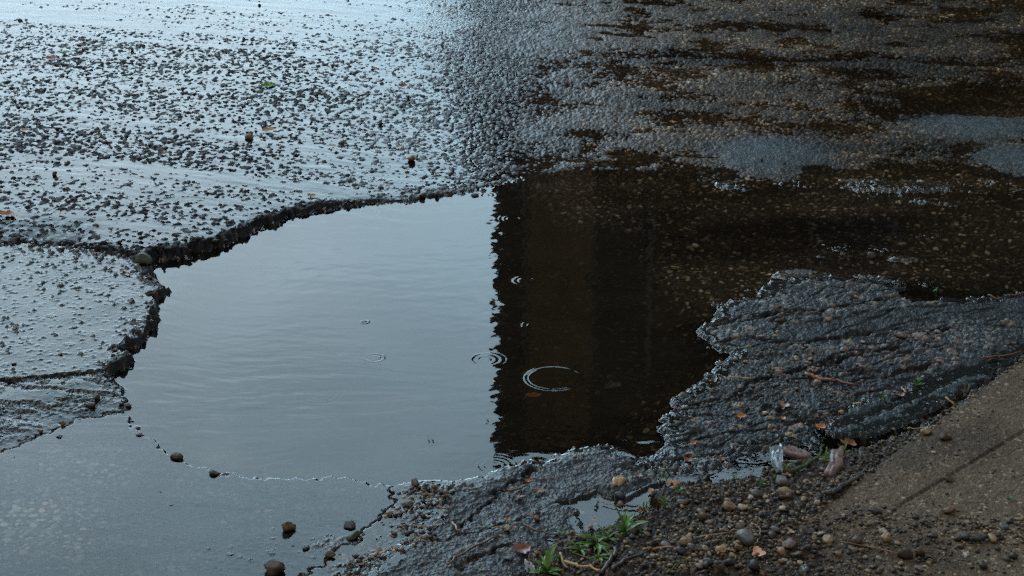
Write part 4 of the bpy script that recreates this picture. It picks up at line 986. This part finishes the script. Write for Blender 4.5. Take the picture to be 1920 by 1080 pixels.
def strand(pp, wpx, mat, label, name, cat, lift=.004, taper=.5, wob=.0015, n=7, arch=0.):
    sp = spots(pp); path = []; rg = random.Random(int(pp[0][0] * 7))
    m = len(sp) - 1
    for i in range(m * 5 + 1):
        t = i / 5; k = min(int(t), m - 1); u = t - k; a, b = sp[k], sp[k + 1]
        T = i / (m * 5)
        path.append((a[0] + (b[0] - a[0]) * u + rg.gauss(0, wob), a[1] + (b[1] - a[1]) * u + rg.gauss(0, wob), a[3] + (b[3] - a[3]) * u + lift + arch * math.sin(math.pi * T) + rg.gauss(0, wob * .5)))
    r0 = wpx * scale_at(pp[0][1]) * .5
    v, f = tube(path, [r0 * (1 - taper * (i / (len(path) - 1))) * rg.uniform(.85, 1.1) for i in range(len(path))], n)
    o = mesh_obj(name, v, f, LM[mat]); tag(o, label, cat); return o
TW = [
 ([(838,1062),(880,1035),(935,1008)],5,'twig','long straight brown twig on the broken asphalt at the bottom','twig','twig',.2),
 ([(846,986),(864,1003)],6,'red_brown','short reddish stick lying across the crack','twig','twig',.2),
 ([(952,928),(990,914)],6,'twig','short brown stick beside the torn red leaf','twig','twig',.3),
 ([(983,988),(1010,1000),(1045,1010)],5,'twig','brown stalk leading from the stone to the weeds','twig','twig',.4),
 ([(922,993),(945,992)],3,'straw','pale straw left of the block shaped stone','straw','straw',.2),
 ([(1009,1080),(1018,1060),(1028,1043)],4,'straw','pale stem standing among the bottom weeds','straw','straw',.2),
 ([(1050,1045),(1062,1068)],5,'straw','short tan stalk pointing down beside the bottom weeds','straw','straw',.2),
 ([(1060,1059),(1090,1069),(1125,1075)],7,'straw','thick tan straw lying along the bottom edge','straw','straw',.4),
 ([(1075,1040),(1110,1055),(1150,1058),(1195,1060)],2,'twig','thin brown stem bending across the dark soil','twig','twig',.3),
 ([(1128,1080),(1148,1050),(1158,1032)],9,'twigdark','thick black stick standing out of the soil','twig','twig',.2),
 ([(1145,1076),(1175,1052),(1215,1035)],8,'twigdark','second black stick, lower and longer, in the soil','twig','twig',.3),
 ([(1205,1038),(1235,1032),(1262,1030)],5,'orange','orange brown strip lying in the soil','twig','twig',.4),
 ([(1225,1042),(1250,1048),(1270,1057)],2,'twig','thin bent stem under the orange strip','twig','twig',.4),
 ([(1250,1074),(1268,1062),(1288,1053)],2,'green','thin green grass stem at the bottom edge','grass stem','grass',.4),
 ([(1300,1013),(1350,1003),(1405,994)],3,'straw','long pale straw behind the big grey stone','straw','straw',.4),
 ([(1240,1026),(1275,1010)],2.5,'twig','thin twig left of the round tan stone','twig','twig',.4),
 ([(1424,990),(1427,1005),(1418,1028),(1395,1045),(1375,1055)],4,'twig','curved brown twig hooking round the big grey stone','twig','twig',.4),
 ([(1345,1041),(1375,1038)],4,'straw','short straw near the bottom in the gravel','straw','straw',.2),
 ([(1552,932),(1585,912),(1616,895)],10,'twigdark','thick dark twig leaning against the slab edge','twig','twig',.3),
 ([(1596,946),(1599,962),(1590,972),(1575,977)],3.5,'twigdark','thin hooked twig on the slab corner','twig','twig',.3),
 ([(1575,1022),(1640,1030),(1690,1043),(1750,1036)],3,'rust','long rusty stalk lying over the dirty slab','twig','twig',.4),
 ([(1620,1026),(1680,1044),(1742,1038)],2.5,'rust','second rusty stalk crossing the long one','twig','twig',.4),
 ([(1740,1046),(1765,1056),(1820,1058)],2.5,'twigdark','thin dark stem at the right of the dirty slab','twig','twig',.4),
 ([(1820,1020),(1845,1013),(1880,1010)],9,'twigdark','thick dark piece of wood near the lower right corner','twig','twig',.2),
 ([(1355,711),(1380,712),(1408,714)],3,'straw','pale straw lying on the cracked asphalt near the shore','straw','straw',.2),
 ([(1512,706),(1530,712),(1545,714)],7,'orange','orange end of a rotten wood strip on the smooth plate','wood strip','wood',.2),
 ([(1535,714),(1570,721),(1605,728)],8,'red_brown','dark red rotten wood strip on the smooth plate','wood strip','wood',.5),
 ([(1690,730),(1697,740)],3,'straw','tiny yellow straw above the reddish brown leaf','straw','straw',.2),
 ([(1774,750),(1788,762)],4,'straw','short orange straw in the gutter near the slab','straw','straw',.2),
 ([(1600,762),(1617,764)],3,'straw','short pale straw by the fern like weeds','straw','straw',.2),
 ([(1840,674),(1870,672),(1915,664)],4,'rust','rusty stalk lying across the gutter at the right edge','twig','twig',.4),
 ([(1850,682),(1870,676),(1895,678)],4,'twigdark','dark tangled stem under the rusty stalk at the right edge','twig','twig',.4),
 ([(1700,808),(1730,806),(1755,806)],2.5,'straw','thin straw beside the long tan stone by the slab','straw','straw',.2),
 ([(226,511),(238,514),(248,518)],3,'straw','yellow straw on the stub left of the puddle corner','straw','straw',.2),
 ([(1130,946),(1150,951),(1170,955)],2,'straw','thin white straw floating on the small pool','straw','straw',.2),
 ([(1169,953),(1195,954)],4,'twigdark','black stick floating at the right of the small pool','twig','twig',.2),
 ([(1117,954),(1122,944)],3,'twigdark','black splinter in the small pool','twig','twig',.2),
 ([(1890,556),(1905,558),(1925,552)],3,'rust','rusty root hairs on the asphalt at the right edge','root','root',.3),
 ([(1850,555),(1868,564),(1885,560)],2.5,'rust','brown bent stem in the gutter water at right','twig','twig',.3),
]
for t in TW:
    strand(t[0], t[1], t[2], t[3], t[4].replace(' ', '_'), t[5], taper=t[6] if t[6] > .1 else .3, lift=.0035 + t[1] * .0003)

def slab_piece(pp, th, mat, label, name, cat, seed=0):
    """thin ragged plate lying on the ground (bark, wood, wrapper) given by its outline in the photo"""
    sp = spots(pp); cx = sum(p[0] for p in sp) / len(sp); cy = sum(p[1] for p in sp) / len(sp); cz = max(p[3] for p in sp)
    rg = random.Random(seed); V, F = [], []; n = len(sp); K = 5
    out = []
    for i in range(n):
        a, b = sp[i], sp[(i + 1) % n]
        for k in range(4): t = k / 4; out.append((a[0] + (b[0] - a[0]) * t + rg.gauss(0, .0012), a[1] + (b[1] - a[1]) * t + rg.gauss(0, .0012)))
    m = len(out)
    for r in range(K):
        s = 1 - r / K
        for (ax, ay) in out: V.append((cx + (ax - cx) * s, cy + (ay - cy) * s, cz + th * (.5 + .8 * (r > 0)) + rg.gauss(0, th * .35)))
    V.append((cx, cy, cz + th * 1.3))
    for r in range(K - 1):
        for i in range(m): F.append((r * m + i, r * m + (i + 1) % m, (r + 1) * m + (i + 1) % m, (r + 1) * m + i))
    for i in range(m): F.append(((K - 1) * m + i, (K - 1) * m + (i + 1) % m, K * m))
    b0 = len(V)
    for (ax, ay) in out: V.append((ax, ay, cz - th))
    for i in range(m): F.append((b0 + i, b0 + (i + 1) % m, (i + 1) % m, i))
    o = mesh_obj(name, V, F, LM[mat], smooth=(mat != 'foil')); tag(o, label, cat); return o
slab_piece([(1462, 843), (1480, 838), (1522, 855), (1518, 864), (1490, 858)], .004, 'bark', 'long pinkish piece of bark at the edge of the gutter water', 'bark_piece', 'bark', 1)
slab_piece([(1556, 862), (1582, 858), (1580, 878), (1562, 896), (1548, 892)], .004, 'bark', 'upright reddish piece of bark on the gravel below the weeds', 'bark_piece', 'bark', 2)
slab_piece([(1441, 862), (1462, 852), (1470, 868), (1468, 886), (1450, 888)], .006, 'foil', 'crumpled clear plastic wrapper at the gutter edge', 'plastic_wrapper', 'wrapper', 3)
slab_piece([(983, 1070), (1000, 1068), (1004, 1075), (992, 1077)], .004, 'white', 'small white shell piece among the bottom weeds', 'shell', 'shell', 4)
slab_piece([(1805, 1040), (1815, 1037), (1818, 1043), (1808, 1046)], .003, 'white', 'small white plastic scrap on the slab near the lower right corner', 'plastic_scrap', 'scrap', 5)
slab_piece([(1500, 1066), (1512, 1062), (1516, 1070), (1505, 1074)], .003, 'foil', 'small shiny plastic scrap in the gravel at the bottom', 'plastic_scrap', 'scrap', 6)
slab_piece([(1148, 902), (1165, 896), (1176, 900), (1160, 912), (1148, 914)], .004, 'tan', 'pale angular flake on the crest above the small pool', 'stone_flake', 'stone', 7)
strand([(1480, 888), (1510, 880), (1535, 862), (1545, 842)], 9, 'moss', 'mossy green root curving beside the pinkish bark', 'root', 'root', taper=.6, lift=.008, n=10)

# ------------------------------------------------------------------ weeds
def weed(pxy, label, leaves, name='weed', stem=True, mat='deep_green', cat='weed'):
    """leaves: (heading deg, length px, width ratio, elevation deg, start height px)"""
    p = spots([pxy])[0]; s = scale_at(pxy[1]); root = empty(name, (p[0], p[1], p[3] - .002)); tag(root, label, cat)
    rg0 = random.Random(int(pxy[0]) + 5)
    leaves = [(h_ + rg0.uniform(-15, 15), l_ * rg0.uniform(.75, 1.1), w_ * rg0.uniform(.5, .85), e_ * rg0.uniform(.5, 1.1), s_) for h_, l_, w_, e_, s_ in leaves] + [(h_ + rg0.uniform(25, 60), l_ * rg0.uniform(.4, .7), w_ * 1.1, e_ * rg0.uniform(.3, 1.2), s_ * .8) for h_, l_, w_, e_, s_ in leaves]
    hmax = max(l[4] for l in leaves) * s + .004; rg = random.Random(int(pxy[0]))
    if stem:
        v, f = tube([(0, 0, -.004), (.001, .001, hmax * .5), (0, 0, hmax)], [.0012, .001, .0007], 6); mesh_obj('stem', v, f, LM['green'], root)
    for k, (hd, ln, wr, el, sh) in enumerate(leaves):
        L_ = ln * s; v, f = leaf_geo(L_, L_ * wr, -.25 + rg.uniform(-.1, .1), .35, seed=k, lobes=.10)
        v = [(a + L_ / 2, b, c + .1 * L_) for a, b, c in v]
        Rm = Matrix.Rotation(R(hd), 3, 'Z') @ Matrix.Rotation(R(-el), 3, 'Y')
        v = [Rm @ Vector(q_) for q_ in v]
        o = mesh_obj('leaf', v, f, LM[mat if k % 3 else 'green'], root); o.location = (0, 0, sh * s)
def tuft(pxy, label, n, rpx, hpx, mat='deep_green', name='weed_tuft', cat='weed', w=.22, seed=0):
    p = spots([pxy])[0]; s = scale_at(pxy[1]); rg = random.Random(seed + int(pxy[0])); parts = []
    for k in range(n):
        a = rg.random() * 6.28; el = rg.uniform(.2, 1.2); L_ = rpx * s * rg.uniform(.5, 1)
        v, f = leaf_geo(L_, L_ * w * rg.uniform(.7, 1.3), -.3, .3, 5, 3, seed=k, lobes=.25)
        Rm = Matrix.Rotation(a, 3, 'Z') @ Matrix.Rotation(-el, 3, 'Y')
        b = Vector((rg.gauss(0, .25), rg.gauss(0, .25), 0)) * rpx * s + Vector((0, 0, rg.uniform(0, .5) * hpx * s))
        parts.append(([Rm @ Vector((q_[0] + L_ / 2, q_[1], q_[2] + .1 * L_)) + b for q_ in v], f))
    v, f = join(parts); o = mesh_obj(name, v, f, LM[mat]); o.location = (p[0], p[1], p[3] - .001); tag(o, label, cat)
weed((1172, 1000), 'leafy weed with two big pointed leaves over the small pool', [(20, 52, .42, 18, 6), (135, 50, .20, 58, 8), (95, 55, .14, 70, 10), (45, 40, .34, 30, 18), (200, 34, .34, 15, 6), (-30, 26, .35, 10, 4), (160, 30, .3, 35, 10), (75, 24, .4, 40, 14)])
weed((1118, 1025), 'sprawling weed with small serrated leaves at the bottom centre', [(170, 46, .34, 20, 8), (200, 40, .3, 12, 5), (100, 30, .35, 35, 10), (-80, 34, .36, 5, 6), (-50, 34, .34, 8, 5), (-110, 30, .36, 10, 4), (20, 28, .35, 25, 8), (-65, 50, .25, -4, 8), (140, 26, .4, 40, 12)])
weed((1062, 1012), 'low leafy weed left of the serrated one', [(150, 24, .5, 25, 4), (20, 30, .4, 20, 4), (190, 22, .4, 10, 3), (80, 20, .4, 40, 5), (-20, 26, .4, 8, 4)])
weed((1026, 1074), 'broad leaved weed cut by the bottom edge', [(60, 62, .28, 42, 6), (150, 44, .42, 38, 6), (178, 44, .4, 8, 3), (-10, 40, .5, 10, 4), (-40, 34, .5, 5, 3), (75, 36, .34, 30, 10), (110, 30, .4, 50, 12)])
weed((1247, 952), 'small upright yellow green sprout with four leaves', [(150, 30, .3, 50, 6), (40, 24, .35, 45, 12), (95, 20, .3, 65, 14), (-10, 14, .35, 15, 2), (200, 14, .4, 30, 6)], mat='yellow_green')
weed((1548, 868), 'pointed green blade growing from the mossy root', [(75, 32, .26, 60, 4), (40, 20, .3, 40, 3), (170, 20, .3, 30, 2)])
weed((1583, 852), 'green sprout beside the rusty crumpled leaf', [(60, 26, .3, 55, 10), (150, 24, .3, 45, 4), (20, 22, .5, 25, 2), (-40, 20, .5, 10, 2)])
weed((1140, 1008), 'thin leaved weed squeezed between the pool weed and the serrated weed', [(10, 30, .3, 30, 6), (60, 26, .25, 45, 8), (120, 34, .25, 30, 8), (185, 30, .3, 15, 4), (-60, 30, .3, 8, 4), (-100, 24, .35, 10, 3)])
weed((1088, 1030), 'yellowish green weed trailing over the dark soil at bottom centre', [(190, 34, .3, 12, 4), (160, 30, .3, 25, 6), (-45, 36, .25, 6, 5), (-70, 30, .3, 5, 4), (30, 22, .3, 35, 6)], mat='green')
weed((1122, 1046), 'lowest trailing sprig of the bottom weeds with pale leaf tips', [(-30, 30, .3, 8, 4), (-80, 26, .35, 6, 4), (200, 26, .3, 10, 4), (80, 18, .3, 30, 6), (-5, 40, .2, 8, 6)], mat='green')
tuft((1042, 1050), 'small clump of narrow blades left of the trailing weeds', 9, 20, 14)
tuft((1200, 1003), 'brown green withered tuft right of the pool weed', 9, 22, 8, mat='moss')
tuft((1655, 750), 'fern like green weed on the edge of the smooth plate', 16, 15, 14)
tuft((1717, 724), 'larger fern like weed on the black gutter strip', 22, 19, 16, mat='deep_green')
tuft((1748, 702), 'dull brownish sprig behind the larger fern like weed', 8, 14, 12, mat='moss')
tuft((1381, 906), 'low green weed at the drowned asphalt edge', 14, 22, 12)
tuft((1425, 908), 'small tuft right of the low green weed', 9, 15, 8)
tuft((1452, 900), 'bright green tuft touching the plastic wrapper', 12, 15, 10, mat='green')
tuft((1474, 878), 'green tuft at the end of the mossy root', 10, 14, 10, mat='yellow_green')
tuft((1210, 958), 'soft dark green moss cushion in the small pool', 30, 15, 10, mat='deep_green', name='moss_cushion', cat='moss')
tuft((1248, 900), 'thin green sprig on the crest above the sprout', 9, 16, 12)
tuft((1275, 922), 'dark green leaves under the peach leaf', 9, 15, 8)
tuft((1326, 724), 'yellow green moss star near the shore', 12, 9, 3, mat='yellow_green', name='moss_cushion', cat='moss')
tuft((1758, 548), 'tiny bright green sprig at the water hole on the right', 6, 11, 5, mat='green')
tuft((1892, 937), 'small green leaf pair on the concrete slab', 4, 12, 3, mat='deep_green', w=.4)
tuft((1494, 838), 'dark little weed on the water edge left of the big wet rock', 8, 10, 8, mat='moss')
tuft((663, 1012), 'scrap of green moss on the mossy stone by the gravel', 6, 6, 5, mat='deep_green', name='moss_cushion', cat='moss')


# ------------------------------------------------------------------ sky, sun, camera
wd = bpy.data.worlds.new('World'); sc.world = wd; wd.use_nodes = True
nt = wd.node_tree; nt.nodes.clear(); L = nt.links.new
out = N(nt, 'ShaderNodeOutputWorld'); bg = N(nt, 'ShaderNodeBackground'); bg.inputs['Strength'].default_value = .1
sky = N(nt, 'ShaderNodeTexSky', sky_type='NISHITA'); sky.sun_disc = False
SUN_EL, SUN_AZ = R(62), R(-75)
sky.sun_elevation = SUN_EL; sky.sun_rotation = SUN_AZ; sky.air_density = 1.5; sky.dust_density = 4
tc = N(nt, 'ShaderNodeTexCoord')
nrm = N(nt, 'ShaderNodeVectorMath', operation='NORMALIZE'); L(tc.outputs['Generated'], nrm.inputs[0])
dt = N(nt, 'ShaderNodeVectorMath', operation='DOT_PRODUCT'); L(nrm.outputs[0], dt.inputs[0]); dt.inputs[1].default_value = Vector((-.20, .94, .25)).normalized()
cl = N(nt, 'ShaderNodeTexNoise'); cl.inputs['Scale'].default_value = 2.2; cl.inputs['Detail'].default_value = 5; L(nrm.outputs[0], cl.inputs['Vector'])
add = N(nt, 'ShaderNodeMath', operation='MULTIPLY_ADD'); L(cl.outputs['Fac'], add.inputs[0]); add.inputs[1].default_value = .07
dm = N(nt, 'ShaderNodeMath', operation='SUBTRACT'); L(dt.outputs['Value'], dm.inputs[0]); dm.inputs[1].default_value = .035; L(dm.outputs[0], add.inputs[2])
ramp = N(nt, 'ShaderNodeValToRGB'); L(add.outputs[0], ramp.inputs[0]); cr = ramp.color_ramp
cr.elements[0].position = .0; cr.elements[0].color = (.072, .074, .072, 1)
cr.elements[1].position = 1.0; cr.elements[1].color = (.68, .89, 1.03, 1)
for ps, cc in ((.55, (.070, .084, .096, 1)), (.78, (.14, .20, .25, 1)), (.90, (.43, .61, .74, 1)), (.945, (.51, .75, .91, 1)), (.975, (.56, .81, .97, 1))):
    e = cr.elements.new(ps); e.color = cc
cn = N(nt, 'ShaderNodeTexNoise'); cn.inputs['Scale'].default_value = 7; cn.inputs['Detail'].default_value = 6; cn.inputs['Distortion'].default_value = .6
cmp_ = N(nt, 'ShaderNodeMapping'); cmp_.inputs['Scale'].default_value = (1, 1, 2.4); L(nrm.outputs[0], cmp_.inputs[0]); L(cmp_.outputs[0], cn.inputs['Vector'])
cmr = N(nt, 'ShaderNodeMapRange'); cmr.inputs['From Min'].default_value = .3; cmr.inputs['From Max'].default_value = .7; cmr.inputs['To Min'].default_value = .84 * 36; cmr.inputs['To Max'].default_value = 1.16 * 36
L(cn.outputs['Fac'], cmr.inputs['Value'])
scl = N(nt, 'ShaderNodeVectorMath', operation='SCALE'); L(ramp.outputs[0], scl.inputs[0]); L(cmr.outputs[0], scl.inputs['Scale'])
mixw = N(nt, 'ShaderNodeMix', data_type='RGBA'); mixw.inputs[0].default_value = .92
L(sky.outputs[0], mixw.inputs[6]); L(scl.outputs[0], mixw.inputs[7]); L(mixw.outputs[2], bg.inputs[0]); L(bg.outputs[0], out.inputs[0])
sd = bpy.data.lights.new('sun', 'SUN'); sd.energy = .5; sd.angle = R(35); sd.color = (1, .96, .9)
so = bpy.data.objects.new('sun', sd); COL.objects.link(so)
dirv = Vector((math.sin(SUN_AZ) * math.cos(SUN_EL), math.cos(SUN_AZ) * math.cos(SUN_EL), math.sin(SUN_EL)))
so.rotation_euler = dirv.to_track_quat('Z', 'Y').to_euler(); so.location = dirv * 30

cam = bpy.data.cameras.new('camera'); co = bpy.data.objects.new('camera', cam); COL.objects.link(co)
co.location = (0, 0, HC); co.rotation_euler = (math.pi / 2 - PITCH, 0, 0)
cam.sensor_width = 36; cam.lens = 18 / T15; cam.clip_end = 3000; cam.clip_start = .05
sc.camera = co
sc.render.engine = 'CYCLES'
sc.view_settings.view_transform = 'Standard'; sc.view_settings.look = 'None'; sc.view_settings.exposure = 0
sc.cycles.max_bounces = 8; sc.cycles.transparent_max_bounces = 12
sc.cycles.use_denoising = False
